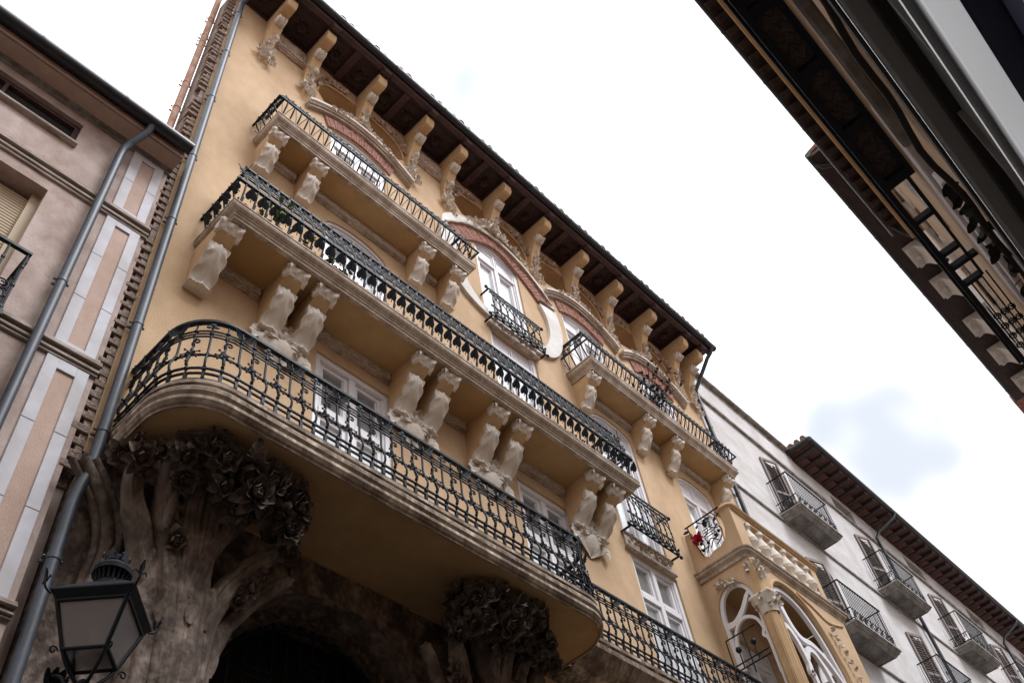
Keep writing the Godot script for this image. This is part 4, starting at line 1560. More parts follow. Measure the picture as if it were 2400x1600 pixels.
# ---------------------------------------------------------------- carved stone portal
func portal(b: Node) -> void:
	var po := hub("portal", b)
	var c := Vector2(4.72, 5.93)
	var r := 1.27
	var arc := func(x0: float, x1: float, n: int) -> PackedVector2Array:
		var p := PackedVector2Array()
		for k in n + 1:
			var x := lerpf(x0, x1, float(k) / n)
			p.append(Vector2(x, c.y + sqrt(maxf(0, r * r - (x - c.x) * (x - c.x)))))
		return p
	var mid := PackedVector2Array([Vector2(5.655, 7.555), Vector2(4.14, 7.555)])
	mid.append_array(arc.call(4.14, 5.655, 14))
	var mb := MB.new()
	mb.prism(mid, -0.42, 0.02, Transform3D(), true)
	put("stone_block", mb, M.stone, po)
	var left := PackedVector2Array([Vector2(4.13, 7.555), Vector2(1.985, 7.555), Vector2(1.985, 0), Vector2(3.45, 0)])
	left.append_array(ellip(c.x, c.y, r, r, PI, PI - acos((4.13 - c.x) / -r), 12))
	mb = MB.new()
	mb.prism(left, -0.42, 0.0)
	put("stone_block", mb, M.stone, po)
	var right := PackedVector2Array([Vector2(5.99, 0), Vector2(7.45, 0), Vector2(7.45, 7.555), Vector2(5.665, 7.555)])
	right.append_array(ellip(c.x, c.y, r, r, acos((5.665 - c.x) / r), 0, 12))
	mb = MB.new()
	mb.prism(right, -0.42, 0.0)
	put("stone_block", mb, M.stone, po)
	# inner face of the doorway, a raised edge round the arch
	mb = MB.new()
	ring2(mb, Array(ellip(c.x, c.y, r + 0.05, r + 0.05, PI, 0, 30)), Array(ellip(c.x, c.y, r, r, PI, 0, 30)), 0.0, 0.035)
	put("arch_edge", mb, M.stone, po)
	mb = MB.new()
	ring2(mb, Array(ellip(c.x, c.y, r, r, PI, 0, 30)), Array(ellip(c.x, c.y, r - 0.14, r - 0.1, PI, 0, 30)), -0.42, -0.26)
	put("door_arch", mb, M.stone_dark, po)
	mb = MB.new()
	mb.bb(3.2, 6.3, 0.0, 7.4, -0.93, -0.90)
	put("dark_hall", mb, M.ink, po)
	var g := hub("door_grille", b)
	for k in 17:
		var x := 3.52 + k * 0.15
		var top := c.y + sqrt(maxf(0.0, 1.15 * 1.15 - (x - c.x) * (x - c.x)))
		mb = MB.new()
		mb.bb(x - 0.009, x + 0.009, 4.0, top + 0.02, -0.36, -0.342)
		put("grille_bar", mb, M.iron, g)
	for q in [[3.97, 6.45], [4.57, 6.75], [5.17, 6.55], [4.27, 6.0], [4.87, 6.15], [5.47, 6.05], [3.67, 5.8]]:
		for h in 3:
			mb = MB.new()
			mb.bb(q[0], q[0] + 0.30, q[1] - h * 0.09, q[1] - h * 0.09 + 0.016, -0.34, -0.325)
			put("grille_bar", mb, M.iron, g)
	mb = MB.new()
	band(mb, Array(ellip(c.x, c.y, 1.09, 1.11, PI, 0, 26)), 0.025, -0.365, -0.335)
	put("grille_arch", mb, M.iron, g)
	# two carved trees that flower into the corbels under the balcony
	var fl := [blossom(1, 7).mesh(), blossom(2, 8).mesh(), blossom(3, 6).mesh()]
	for side in 2:
		var t := hub("carved_tree", b)
		t.set_meta("label", ["stone tree carved beside the downpipe, its crown of soot-dark blossoms", "stone tree carved on the far side of the arched doorway"][side])
		var mx := func(v: Vector3) -> Vector3:
			return v if side == 0 else Vector3(2 * c.x - v.x, v.y, v.z)
		var stems := [
			[[Vector3(2.78, 3.0, 0.10), Vector3(2.80, 5.6, 0.14), Vector3(2.72, 6.25, 0.18), Vector3(2.50, 6.75, 0.26), Vector3(2.32, 7.05, 0.36), Vector3(2.24, 7.5, 0.5)], 0.17, 0.07],
			[[Vector3(2.90, 3.0, 0.12), Vector3(2.92, 5.6, 0.18), Vector3(2.84, 6.3, 0.24), Vector3(2.68, 6.85, 0.32), Vector3(2.55, 7.2, 0.45), Vector3(2.50, 7.5, 0.6)], 0.16, 0.08],
			[[Vector3(3.0, 3.0, 0.12), Vector3(3.0, 5.7, 0.2), Vector3(2.95, 6.4, 0.26), Vector3(2.84, 7.0, 0.36), Vector3(2.76, 7.5, 0.55)], 0.15, 0.10],
			[[Vector3(3.08, 3.0, 0.1), Vector3(3.08, 5.7, 0.2), Vector3(3.06, 6.4, 0.25), Vector3(3.02, 7.0, 0.34), Vector3(2.98, 7.5, 0.5)], 0.15, 0.12],
			[[Vector3(3.16, 3.0, 0.08), Vector3(3.16, 5.6, 0.16), Vector3(3.2, 6.15, 0.20), Vector3(3.32, 6.55, 0.26), Vector3(3.52, 6.85, 0.40), Vector3(3.66, 6.98, 0.52), Vector3(3.72, 7.06, 0.64)], 0.17, 0.05],
			[[Vector3(3.24, 3.0, 0.06), Vector3(3.26, 5.5, 0.10), Vector3(3.32, 6.0, 0.12), Vector3(3.48, 6.40, 0.16), Vector3(3.68, 6.68, 0.24), Vector3(3.9, 6.9, 0.34)], 0.13, 0.06],
			[[Vector3(2.98, 6.3, 0.3), Vector3(3.05, 6.7, 0.34), Vector3(3.2, 7.05, 0.42), Vector3(3.35, 7.3, 0.6)], 0.08, 0.09]]
		for s in stems:
			var pts := []
			for q in s[0]:
				pts.append(mx.call(q))
			var line := curve(pts, 34)
			var rad := PackedFloat32Array()
			for i in line.size():
				rad.append(lerpf(s[1], s[2], float(i) / 34) * (1.0 + 0.05 * sin(i * 0.9)))
			mb = MB.new()
			mb.tube(line, rad, 10)
			for d in [-0.6, 0.6]:
				var groove := PackedVector3Array()
				for i in line.size():
					groove.append(line[i] + Vector3(d * rad[i] * 0.75, 0, rad[i] * 0.72))
				var rr := PackedFloat32Array()
				for i in line.size():
					rr.append(rad[i] * 0.28)
				mb.tube(groove, rr, 6)
			put("carved_stem", mb, M.stone, t)
		# pointed sheaths at the foot of the fan, small buds higher up
		for q in [[2.66, 6.28, 0.28, 0.42, 0.10], [2.80, 6.18, 0.33, 0.28, 0.06], [3.02, 6.22, 0.37, 0.24, 0.05], [3.16, 6.36, 0.34, 0.44, 0.09], [3.2, 5.6, 0.3, 0.4, 0.07], [2.86, 5.5, 0.3, 0.4, 0.08], [3.34, 6.05, 0.22, 0.4, 0.06], [2.62, 7.05, 0.46, 0.5, 0.045]]:
			mb = MB.new()
			var p0: Vector3 = mx.call(Vector3(q[0], q[1] - q[3] * 0.6, q[2]))
			mb.petal(p0, Vector3(0.02, 1, 0.06), Vector3(0, -0.1, 1), q[3] * 0.8, q[4], 0.12, -0.35, 7, 9)
			put("sheath_leaf", mb, M.stone, t)
		var heads := [[2.26, 7.38, 0.46, 0.13], [2.14, 7.30, 0.42, 0.10], [2.22, 7.2, 0.58, 0.11], [2.40, 7.42, 0.52, 0.10], [2.34, 7.16, 0.52, 0.09],
			[2.57, 7.40, 0.68, 0.16], [2.72, 7.44, 0.84, 0.15], [2.64, 7.18, 0.60, 0.12], [2.50, 7.22, 0.78, 0.10], [2.82, 7.34, 0.86, 0.13], [2.95, 7.20, 0.68, 0.13],
			[3.04, 7.36, 0.84, 0.20], [3.16, 7.16, 0.82, 0.16], [3.30, 7.38, 0.84, 0.17], [3.42, 7.34, 0.80, 0.14], [3.55, 7.36, 0.82, 0.14], [3.10, 7.05, 0.66, 0.12], [2.88, 7.12, 0.76, 0.10], [3.28, 7.12, 0.72, 0.12], [3.46, 7.14, 0.76, 0.12],
			[3.62, 7.28, 0.80, 0.13], [3.68, 7.22, 0.70, 0.12], [3.60, 7.06, 0.72, 0.12], [3.70, 6.98, 0.58, 0.11], [3.56, 7.42, 0.66, 0.15], [3.40, 7.44, 0.66, 0.15], [3.2, 7.44, 0.68, 0.15], [3.72, 7.38, 0.62, 0.12],
			[2.70, 6.86, 0.40, 0.075], [2.74, 6.72, 0.42, 0.10], [2.70, 6.98, 0.42, 0.06], [3.50, 6.62, 0.36, 0.10], [3.44, 6.50, 0.32, 0.08], [3.58, 6.74, 0.42, 0.07]]
		rng.seed = 70 + side
		for k in heads.size():
			var q: Array = heads[k]
			var pos: Vector3 = mx.call(Vector3(q[0], q[1], q[2]))
			var dir := Vector3(rng.randf_range(-0.5, 0.5), rng.randf_range(-1.1, -0.2), rng.randf_range(0.5, 1.2)).normalized()
			var bs := Basis.looking_at(-dir, Vector3(0.1, 1, 0.05)) * Basis(Vector3(0, 0, 1), rng.randf() * TAU)
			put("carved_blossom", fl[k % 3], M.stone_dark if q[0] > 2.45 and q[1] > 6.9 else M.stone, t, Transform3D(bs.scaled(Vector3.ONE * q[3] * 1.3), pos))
		# mass of leaves behind the flowers
		mb = MB.new()
		for q in [[2.28, 7.36, 0.34, 0.17], [2.62, 7.36, 0.56, 0.22], [2.9, 7.36, 0.60, 0.25], [3.2, 7.36, 0.60, 0.27], [3.5, 7.36, 0.56, 0.24], [3.62, 7.2, 0.52, 0.18]]:
			mb.ball(mx.call(Vector3(q[0], q[1], q[2])), Vector3(q[3], q[3] * 0.7, q[3]) * 0.85, 12, Transform3D(), 0.12, q[0] * 9)
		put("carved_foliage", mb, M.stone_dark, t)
		# the ribbon that arches out of the tree
		var rb := []
		for q in [Vector3(2.36, 5.9, 0.04), Vector3(2.42, 6.4, 0.05), Vector3(2.44, 6.75, 0.06), Vector3(2.36, 7.0, 0.08), Vector3(2.18, 7.22, 0.12), Vector3(2.02, 7.36, 0.16)]:
			rb.append(mx.call(q))
		for o in [[0.0, 0.05], [-0.09, 0.065], [-0.17, 0.035]]:
			mb = MB.new()
			var ln := curve(rb, 26)
			for i in ln.size():
				ln[i].x += (o[0] if side == 0 else -o[0]) * (1.0 if i > 3 else i / 3.0)
				ln[i].y -= absf(o[0]) * 0.5
			mb.tube(ln, o[1], 8)
			put("stone_ribbon", mb, M.stone, t)

# ---------------------------------------------------------------- glazed bay at the far end
func vase() -> MB:
	var mb := MB.new()
	mb.lathe([Vector2(0.09, 0), Vector2(0.09, 0.05), Vector2(0.05, 0.07), Vector2(0.07, 0.12), Vector2(0.115, 0.2), Vector2(0.12, 0.26), Vector2(0.08, 0.36), Vector2(0.05, 0.44), Vector2(0.055, 0.47), Vector2(0.085, 0.5), Vector2(0.085, 0.56)], 14)
	return mb

func bay(b: Node) -> void:
	var o := hub("glazed_bay", b)
	o.set_meta("label", "ochre bay with white tracery and a terrace on top")
	var side := Transform3D(Basis(Vector3(0, 0, 1), Vector3(0, 1, 0), Vector3(-1, 0, 0)), Vector3(12.58, 0, 0))
	var far := Transform3D(Basis(Vector3(0, 0, 1), Vector3(0, 1, 0), Vector3(-1, 0, 0)), Vector3(15.62, 0, 0))
	var front := at(0, 0, 1.0)
	var hole := PackedVector2Array([Vector2(0.14, 7.0), Vector2(0.86, 7.0), Vector2(0.86, 10.30)])
	hole.append_array(ellip(0.50, 10.30, 0.36, 0.48, 0.12, PI - 0.12, 16))
	hole.append(Vector2(0.14, 10.30))
	for t in [side, far]:
		var mb := MB.new()
		var cut: Array = [PackedVector2Array([Vector2(0, 6.6), Vector2(0.5, 6.6), Vector2(0.5, 11.04), Vector2(0, 11.04)]), PackedVector2Array([Vector2(0.5, 6.6), Vector2(1.0, 6.6), Vector2(1.0, 11.04), Vector2(0.5, 11.04)])]
		for q in cut:
			for r in Geometry2D.clip_polygons(q, hole):
				if not Geometry2D.is_polygon_clockwise(r):
					mb.prism(r, -0.14, 0.0, t)
		put("bay_side", mb, M.ochre, o)
		# white tracery
		var tr := MB.new()
		band(tr, smooth2([Vector2(0.175, 7.0), Vector2(0.175, 9.6), Vector2(0.175, 10.25), Vector2(0.24, 10.56), Vector2(0.36, 10.71), Vector2(0.50, 10.75), Vector2(0.64, 10.70), Vector2(0.76, 10.55), Vector2(0.825, 10.25), Vector2(0.825, 9.6), Vector2(0.825, 7.0)], 50), 0.07, -0.10, -0.04, t)
		band(tr, smooth2([Vector2(0.19, 10.12), Vector2(0.36, 10.12), Vector2(0.55, 10.26), Vector2(0.70, 10.45), Vector2(0.80, 10.52)], 20), 0.11, -0.098, -0.042, t, 0.06)
		band(tr, smooth2([Vector2(0.22, 9.3), Vector2(0.24, 9.75), Vector2(0.34, 10.02), Vector2(0.52, 10.12), Vector2(0.70, 10.02), Vector2(0.78, 9.8), Vector2(0.74, 9.68), Vector2(0.80, 9.56), Vector2(0.80, 9.0)], 40), 0.05, -0.096, -0.044, t)
		put("bay_tracery", tr, M.window_white, o)
	# front with its wide arch
	var fh := PackedVector2Array([Vector2(12.92, 7.0), Vector2(14.86, 7.0), Vector2(14.84, 8.6), Vector2(14.78, 9.3), Vector2(14.68, 9.85), Vector2(14.50, 10.32), Vector2(14.22, 10.68), Vector2(13.88, 10.85), Vector2(13.50, 10.88), Vector2(13.2, 10.76), Vector2(13.0, 10.5), Vector2(12.92, 10.1)])
	var mb := MB.new()
	for q in [PackedVector2Array([Vector2(12.722, 6.6), Vector2(13.7, 6.6), Vector2(13.7, 11.04), Vector2(12.722, 11.04)]), PackedVector2Array([Vector2(13.7, 6.6), Vector2(15.62, 6.6), Vector2(15.62, 11.04), Vector2(13.7, 11.04)])]:
		for r in Geometry2D.clip_polygons(q, fh):
			if not Geometry2D.is_polygon_clockwise(r):
				mb.prism(r, -0.16, 0.0, front)
	put("bay_front", mb, M.ochre, o)
	var roll := MB.new()
	var line := PackedVector3Array()
	for q in smooth2([Vector2(12.90, 7.0), Vector2(12.90, 10.1), Vector2(12.98, 10.52), Vector2(13.18, 10.79), Vector2(13.50, 10.91), Vector2(13.90, 10.88), Vector2(14.24, 10.71), Vector2(14.53, 10.34), Vector2(14.71, 9.86), Vector2(14.81, 9.3), Vector2(14.88, 7.0)], 50):
		line.append(Vector3(q.x, q.y, 1.0))
	roll.tube(line, 0.035, 8)
	var l2 := PackedVector3Array()
	for q in smooth2([Vector2(14.05, 10.95), Vector2(14.5, 10.85), Vector2(14.9, 10.72), Vector2(15.3, 10.80), Vector2(15.6, 10.9)], 20):
		l2.append(Vector3(q.x, q.y, 1.0))
	roll.tube(l2, 0.03, 8)
	put("arch_roll", roll, M.ochre_trim, o)
	var tr := MB.new()
	band(tr, smooth2([Vector2(12.97, 7.0), Vector2(12.97, 10.1), Vector2(13.05, 10.45), Vector2(13.24, 10.70), Vector2(13.52, 10.80), Vector2(13.86, 10.76), Vector2(14.15, 10.60), Vector2(14.42, 10.25), Vector2(14.60, 9.8), Vector2(14.72, 9.2), Vector2(14.78, 7.0)], 60), 0.09, -0.12, -0.05, front)
	band(tr, smooth2([Vector2(13.25, 10.66), Vector2(13.30, 10.30), Vector2(13.42, 10.02), Vector2(13.62, 9.88), Vector2(13.95, 9.9), Vector2(14.3, 9.75), Vector2(14.62, 9.4)], 40), 0.13, -0.118, -0.052, front, 0.09)
	band(tr, smooth2([Vector2(13.02, 9.9), Vector2(13.22, 9.95), Vector2(13.40, 9.75), Vector2(13.50, 9.4), Vector2(13.46, 9.2), Vector2(13.54, 9.0), Vector2(13.54, 7.0)], 40), 0.11, -0.116, -0.054, front)
	band(tr, smooth2([Vector2(13.54, 9.5), Vector2(13.70, 9.72), Vector2(13.92, 9.72), Vector2(14.12, 9.45), Vector2(14.2, 9.05), Vector2(14.16, 8.85), Vector2(14.24, 8.7), Vector2(14.24, 7.0)], 40), 0.10, -0.114, -0.056, front)
	put("bay_tracery", tr, M.window_white, o)
	# corner column, capital and cornice
	mb = MB.new()
	mb.cbox(Vector3(12.66, 8.3, 0.96), Vector3(0.24, 3.4, 0.24), 0.05)
	mb.cbox(Vector3(12.66, 10.58, 0.965), Vector3(0.17, 0.9, 0.17), 0.04)
	for k in 2:
		mb.tube(PackedVector3Array([Vector3(12.55, 6.7, 0.90 + 0.1 * k), Vector3(12.55, 9.95, 0.90 + 0.1 * k)]), 0.022, 6)
		mb.tube(PackedVector3Array([Vector3(12.62 + 0.1 * k, 6.7, 1.075), Vector3(12.62 + 0.1 * k, 9.95, 1.075)]), 0.022, 6)
	put("corner_column", mb, M.ochre_trim, o)
	mb = MB.new()
	rng.seed = 21
	mb.cbox(Vector3(12.66, 10.24, 0.97), Vector3(0.40, 0.07, 0.40), 0.02)
	mb.lathe([Vector2(0.15, 9.92), Vector2(0.16, 10.05), Vector2(0.24, 10.21)], 12, at(12.66, 0, 0.97))
	var pts := []
	for k in 12:
		var a := TAU * k / 12
		pts.append(Vector3(12.66 + cos(a) * 0.19, 10.12 + 0.05 * sin(k * 2.2), 0.97 + sin(a) * 0.19))
	leafy(mb, pts, 0.085, 4, Vector3(-0.6, -0.6, 0.6), 0.8)
	put("capital", mb, M.plaster_white, o)
	mb = MB.new()
	pts = [Vector3(12.55, 10.92, 0.95), Vector3(12.54, 10.84, 0.88), Vector3(12.60, 10.90, 1.05), Vector3(12.72, 10.86, 1.05), Vector3(12.85, 10.82, 1.03), Vector3(12.95, 10.90, 1.03), Vector3(12.62, 10.75, 1.03), Vector3(12.64, 10.66, 1.05)]
	leafy(mb, pts, 0.09, 7, Vector3(-0.5, -0.5, 0.8), 0.9)
	pts = []
	for k in 7:
		pts.append(Vector3(12.55, 10.80 + 0.06 * sin(k), 0.28 + 0.055 * k))
	leafy(mb, pts, 0.085, 5, Vector3(-1, -0.4, 0.1), 0.6)
	for k in 9:
		pts.append(Vector3(14.85 + 0.05 * k, 10.5 - 0.14 * k, 1.03))
	pts = pts.slice(7)
	leafy(mb, pts, 0.085, 5, Vector3(0, -0.3, 1), 0.8)
	put("stucco_leaves", mb, M.plaster_white, o)
	var cp := Plan.smooth([Vector2(12.44, 0.0), Vector2(12.44, 0.5), Vector2(12.44, 0.92), Vector2(12.46, 1.02), Vector2(12.53, 1.09), Vector2(12.63, 1.11), Vector2(13.5, 1.11), Vector2(15.84, 1.11)])
	mb = MB.new()
	cp.sweep(mb, [Vector2(-0.30, 0.02), Vector2(-0.02, 0.0), Vector2(0.005, -0.02), Vector2(0.0, -0.05), Vector2(-0.02, -0.06), Vector2(-0.03, -0.10), Vector2(-0.09, -0.14), Vector2(-0.10, -0.19), Vector2(-0.14, -0.20), Vector2(-0.30, -0.20)], 11.24)
	put("bay_cornice", mb, M.cream, o)
	mb = MB.new()
	mb.bb(12.58, 15.62, 11.05, 11.2, 0.0, 1.0)
	put("bay_ceiling", mb, M.ochre_soffit, o)
	# terrace parapet
	var te := hub("terrace_parapet", b)
	mb = MB.new()
	var u := PackedVector2Array([Vector2(0.0, 11.24), Vector2(1.0, 11.24), Vector2(1.0, 12.14), Vector2(0.80, 12.14), Vector2(0.79, 11.80), Vector2(0.74, 11.62), Vector2(0.60, 11.52), Vector2(0.45, 11.52), Vector2(0.34, 11.46), Vector2(0.26, 11.50), Vector2(0.20, 11.70), Vector2(0.16, 12.10), Vector2(0.0, 12.14)])
	mb.prism(u, -0.14, 0.0, side)
	put("parapet_side", mb, M.ochre, te)
	mb = MB.new()
	mb.prism(PackedVector2Array([Vector2(12.722, 11.24), Vector2(15.5, 11.24), Vector2(15.5, 11.40), Vector2(12.98, 11.40), Vector2(12.93, 11.6), Vector2(12.95, 11.95), Vector2(13.1, 12.06), Vector2(15.5, 12.06), Vector2(15.5, 12.14), Vector2(12.722, 12.14)]), -0.14, 0.0, front)
	mb.bb(15.30, 15.5, 11.40, 12.06, 0.862, 0.998)
	put("parapet_front", mb, M.ochre, te)
	var kp := Plan.smooth([Vector2(12.55, 0.72), Vector2(12.53, 0.88), Vector2(12.55, 1.0), Vector2(12.62, 1.06), Vector2(12.74, 1.07), Vector2(13.5, 1.06), Vector2(15.56, 1.06)])
	mb = MB.new()
	kp.sweep(mb, [Vector2(-0.24, 0.09), Vector2(-0.12, 0.12), Vector2(-0.01, 0.09), Vector2(0.015, 0.05), Vector2(0.0, 0.02), Vector2(-0.03, 0.01), Vector2(-0.04, -0.02), Vector2(-0.24, -0.02)], 12.15)
	put("coping", mb, M.ochre_trim, te)
	var vm := vase().mesh()
	for k in 6:
		put("baluster", vm, M.plaster_white, te, Transform3D(Basis.from_scale(Vector3(1.1, 1.18, 1.1)), Vector3(13.15 + 0.40 * k, 11.40, 0.93)))
	# iron panel with a rose in the side of the parapet
	var pn := hub("rose_panel", b)
	var on := Transform3D(side.basis, Vector3(12.52, 0, 0))
	mb = MB.new()
	mb.tube(PackedVector3Array([on * Vector3(0.08, 12.22, 0), on * Vector3(0.84, 12.22, 0)]), 0.016, 6)
	mb.tube(PackedVector3Array([on * Vector3(0.13, 12.2, 0), on * Vector3(0.19, 11.80, 0), on * Vector3(0.26, 11.5, 0)]), 0.013, 6)
	put("handrail", mb, M.iron, pn)
	for q in [[Vector2(0.30, 11.5), Vector2(0.34, 11.68), Vector2(0.28, 11.84), Vector2(0.36, 11.96)], [Vector2(0.36, 11.5), Vector2(0.44, 11.66), Vector2(0.40, 11.8), Vector2(0.5, 11.9), Vector2(0.46, 12.05)], [Vector2(0.46, 11.54), Vector2(0.54, 11.66), Vector2(0.66, 11.70), Vector2(0.62, 11.84), Vector2(0.72, 11.92)], [Vector2(0.58, 11.54), Vector2(0.70, 11.62), Vector2(0.76, 11.78), Vector2(0.66, 11.96), Vector2(0.72, 12.1), Vector2(0.66, 12.2)], [Vector2(0.34, 12.2), Vector2(0.44, 12.10), Vector2(0.58, 12.06), Vector2(0.56, 11.94), Vector2(0.70, 11.84)], [Vector2(0.24, 11.62), Vector2(0.40, 11.60), Vector2(0.5, 11.72), Vector2(0.64, 11.6)]]:
		mb = MB.new()
		var ln := PackedVector3Array()
		for v in smooth2(q, 24):
			ln.append(on * Vector3(v.x, v.y, 0.008))
		mb.tube(ln, 0.0105, 5)
		put("tendril", mb, M.iron, pn)
	for k in 4:
		mb = MB.new()
		var y := 11.78 + 0.055 * k
		mb.tube(PackedVector3Array([on * Vector3(0.40, y, 0.012), on * Vector3(0.62, y + 0.01, 0.012)]), 0.009, 4)
		put("stave", mb, M.iron, pn)
	for q in [[0.15, 12.12, 0.12, 3.6], [0.24, 11.88, 0.11, 4.0], [0.34, 12.12, 0.10, 4.6], [0.62, 12.12, 0.11, 3.4], [0.68, 12.05, 0.12, 5.3], [0.80, 12.1, 0.11, 4.4], [0.48, 12.02, 0.12, 1.2], [0.52, 11.98, 0.10, 2.2], [0.46, 12.0, 0.11, 0.2]]:
		mb = MB.new()
		mb.petal(on * Vector3(q[0], q[1], 0.015), on.basis * Vector3(cos(q[3]), sin(q[3]), 0.1), on.basis * Vector3(0, 0, 1), q[2], q[2] * 0.34, 0.3, 0.3, 5, 6, 0.1)
		put("iron_leaf", mb, M.iron_leaf, pn)
	for q in [[0.30, 11.72], [0.30, 11.58], [0.44, 11.66], [0.70, 11.76], [0.62, 11.72]]:
		mb = MB.new()
		mb.ball(on * Vector3(q[0], q[1], 0.02), Vector3.ONE * 0.032, 8)
		put("iron_bud", mb, M.iron, pn)
	rng.seed = 13
	var rose := blossom(8, 7).mesh()
	put("rose", rose, M.rose_red, pn, Transform3D(Basis(Vector3(0, 1, 0), -PI / 2).scaled(Vector3.ONE * 0.12), on * Vector3(0.26, 11.84, 0.03)))
	mb = MB.new()
	for k in 9:
		var a := TAU * k / 9
		mb.petal(on * Vector3(0.30, 11.82, 0.03), on.basis * Vector3(cos(a), sin(a), 0.3), on.basis * Vector3(0, 0, 1), 0.13 + 0.04 * sin(k * 2.0), 0.05, 0.4, 0.4, 4, 5)
	put("rose_petals", mb, M.rose_red, pn)
	# iron frame of a sign bracket beside the bay
	var sg := hub("iron_frame", b)
	for q in [[Vector3(12.15, 9.6, 0.30), Vector3(12.15, 8.95, 0.30)], [Vector3(12.15, 9.6, 0.30), Vector3(12.15, 9.6, 0.86)], [Vector3(12.15, 9.6, 0.62), Vector3(12.15, 8.9, 0.62)], [Vector3(12.15, 9.14, 0.32), Vector3(12.15, 9.14, 0.95)], [Vector3(12.15, 9.05, 0.32), Vector3(12.15, 9.05, 0.95)]]:
		mb = MB.new()
		mb.tube(PackedVector3Array(q), 0.012, 5)
		put("rod", mb, M.iron, sg)
	for z in [0.46, 0.74]:
		mb = MB.new()
		mb.tube(PackedVector3Array([Vector3(12.15, 9.05, z), Vector3(12.15, 9.32, z)]), 0.012, 5)
		mb.ball(Vector3(12.15, 9.36, z), Vector3(0.05, 0.055, 0.05), 9, Transform3D(), 0.1)
		put("iron_bud", mb, M.iron, sg)

# ---------------------------------------------------------------- pink house on the near side
func pink_house() -> void:
	var b := thing("pink_house", "pale pink house with white panelled pilaster, moulded bands and a black gutter", "building")
	var attic := PackedVector2Array([Vector2(-1.3, 11.66), Vector2(0.78, 11.66), Vector2(0.78, 12.15), Vector2(-1.3, 12.15)])
	var win := PackedVector2Array([Vector2(-0.55, 8.15), Vector2(0.78, 8.15), Vector2(0.78, 10.62), Vector2(-0.55, 10.62)])
	var mb := MB.new()
	wall_with_holes(mb, [-12.0, -0.26, 0.12, 1.86], 0.0, 12.6, [attic, win], [0.13, 0.26])
	put("wall", mb, M.pink, b)
	mb = MB.new()
	mb.bb(-12.0, 1.845, 0.0, 12.5, -7.0, -0.32)
	put("rooms", mb, M.pink, b)
	# attic opening
	var aw := hub("attic_window", b)
	mb = MB.new()
	mb.bb(-1.3, 0.78, 11.66, 12.15, -0.125, -0.115)
	put("dark_room", mb, M.ink, aw)
	mb = MB.new()
	mb.bb(0.72, 0.78, 11.66, 12.15, -0.11, -0.06)
	mb.bb(-1.3, 0.72, 12.09, 12.15, -0.11, -0.06)
	mb.bb(-0.10, -0.06, 11.66, 12.09, -0.10, -0.06)
	put("window_frame", mb, M.eave_beam, aw)
	mb = MB.new()
	mb.bb(-1.25, 0.71, 11.67, 11.80, -0.112, -0.105)
	put("pane", mb, M.glass, aw)
	mb = MB.new()
	mb.cbox(Vector3(-0.25, 11.635, -0.02), Vector3(2.12, 0.05, 0.18), 0.01)
	put("sill", mb, M.pink_cornice, aw)
	# roller blind
	var rw := hub("window", b)
	mb = MB.new()
	mb.bb(0.69, 0.78, 8.15, 10.62, -0.24, -0.14)
	put("window_frame", mb, M.shutter_tan, rw)
	for k in 52:
		mb = MB.new()
		mb.tube(PackedVector3Array([Vector3(-0.55, 8.2 + k * 0.046, -0.21), Vector3(0.69, 8.2 + k * 0.046, -0.21)]), 0.026, 8, 0.6)
		put("blind_slat", mb, M.shutter_tan, rw)
	# moulded bands
	for q in [[10.80, 11.0], [8.41, 8.59], [5.81, 5.95]]:
		var h := hub("moulded_band", b)
		var y: float = q[0]
		var s: float = (q[1] - q[0])
		for r in [[0.0, 0.2, 0.03], [0.2, 0.42, 0.05], [0.42, 0.58, 0.035], [0.58, 0.8, 0.075], [0.8, 1.0, 0.06]]:
			mb = MB.new()
			mb.cbox(Vector3(-5.07, y + s * (r[0] + r[1]) / 2, (r[2] - 0.03) / 2), Vector3(13.88, s * (r[1] - r[0]) - 0.004, r[2] + 0.03), 0.006)
			put("moulding", mb, M.pink_cornice, h)
	# panelled pilaster of white strips
	for q in [[11.0, 12.33, 11.08, 12.22], [8.59, 10.80, 8.66, 10.71], [5.95, 8.41, 6.03, 8.29], [0.5, 5.81, 0.7, 5.7]]:
		var h := hub("pilaster", b)
		for s in [[1.40, 1.518], [1.688, 1.80]]:
			var n := maxi(1, roundi((q[1] - q[0]) / 0.72))
			for k in n:
				mb = MB.new()
				var y0: float = lerpf(q[0], q[1], float(k) / n)
				var y1: float = lerpf(q[0], q[1], float(k + 1) / n)
				mb.cbox(Vector3((s[0] + s[1]) / 2, (y0 + y1) / 2, 0.0), Vector3(s[1] - s[0], y1 - y0 - 0.004, 0.05), 0.004)
				put("stone_strip", mb, M.blue_white, h)
		for s in [[q[0], q[2]], [q[3], q[1]]]:
			mb = MB.new()
			mb.bb(1.518, 1.688, s[0], s[1], -0.02, 0.023)
			put("stone_strip", mb, M.blue_white, h)
		mb = MB.new()
		mb.bb(1.518, 1.688, q[2], q[3], -0.02, 0.004)
		put("panel", mb, M.pink_panel, h)
	# cornice, gutter, roof
	mb = MB.new()
	var path := [Vector3(-12, 0, 0), Vector3(1.87, 0, 0)]
	mb.sweep(path, [Vector3(0, 0, 1), Vector3(0, 0, 1)], [Vector2(0.0, 12.30), Vector2(0.025, 12.31), Vector2(0.03, 12.345), Vector2(0.10, 12.355), Vector2(0.20, 12.36), Vector2(0.29, 12.35)])
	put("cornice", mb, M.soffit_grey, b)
	mb = MB.new()
	mb.bb(-12.0, 1.875, 12.352, 12.46, -0.1, 0.305)
	put("fascia", mb, M.pink_panel, b)
	mb = MB.new()
	mb.tube(PackedVector3Array([Vector3(-12, 12.48, 0.40), Vector3(1.90, 12.48, 0.40)]), 0.085, 12)
	put("gutter", mb, M.gutter, b)
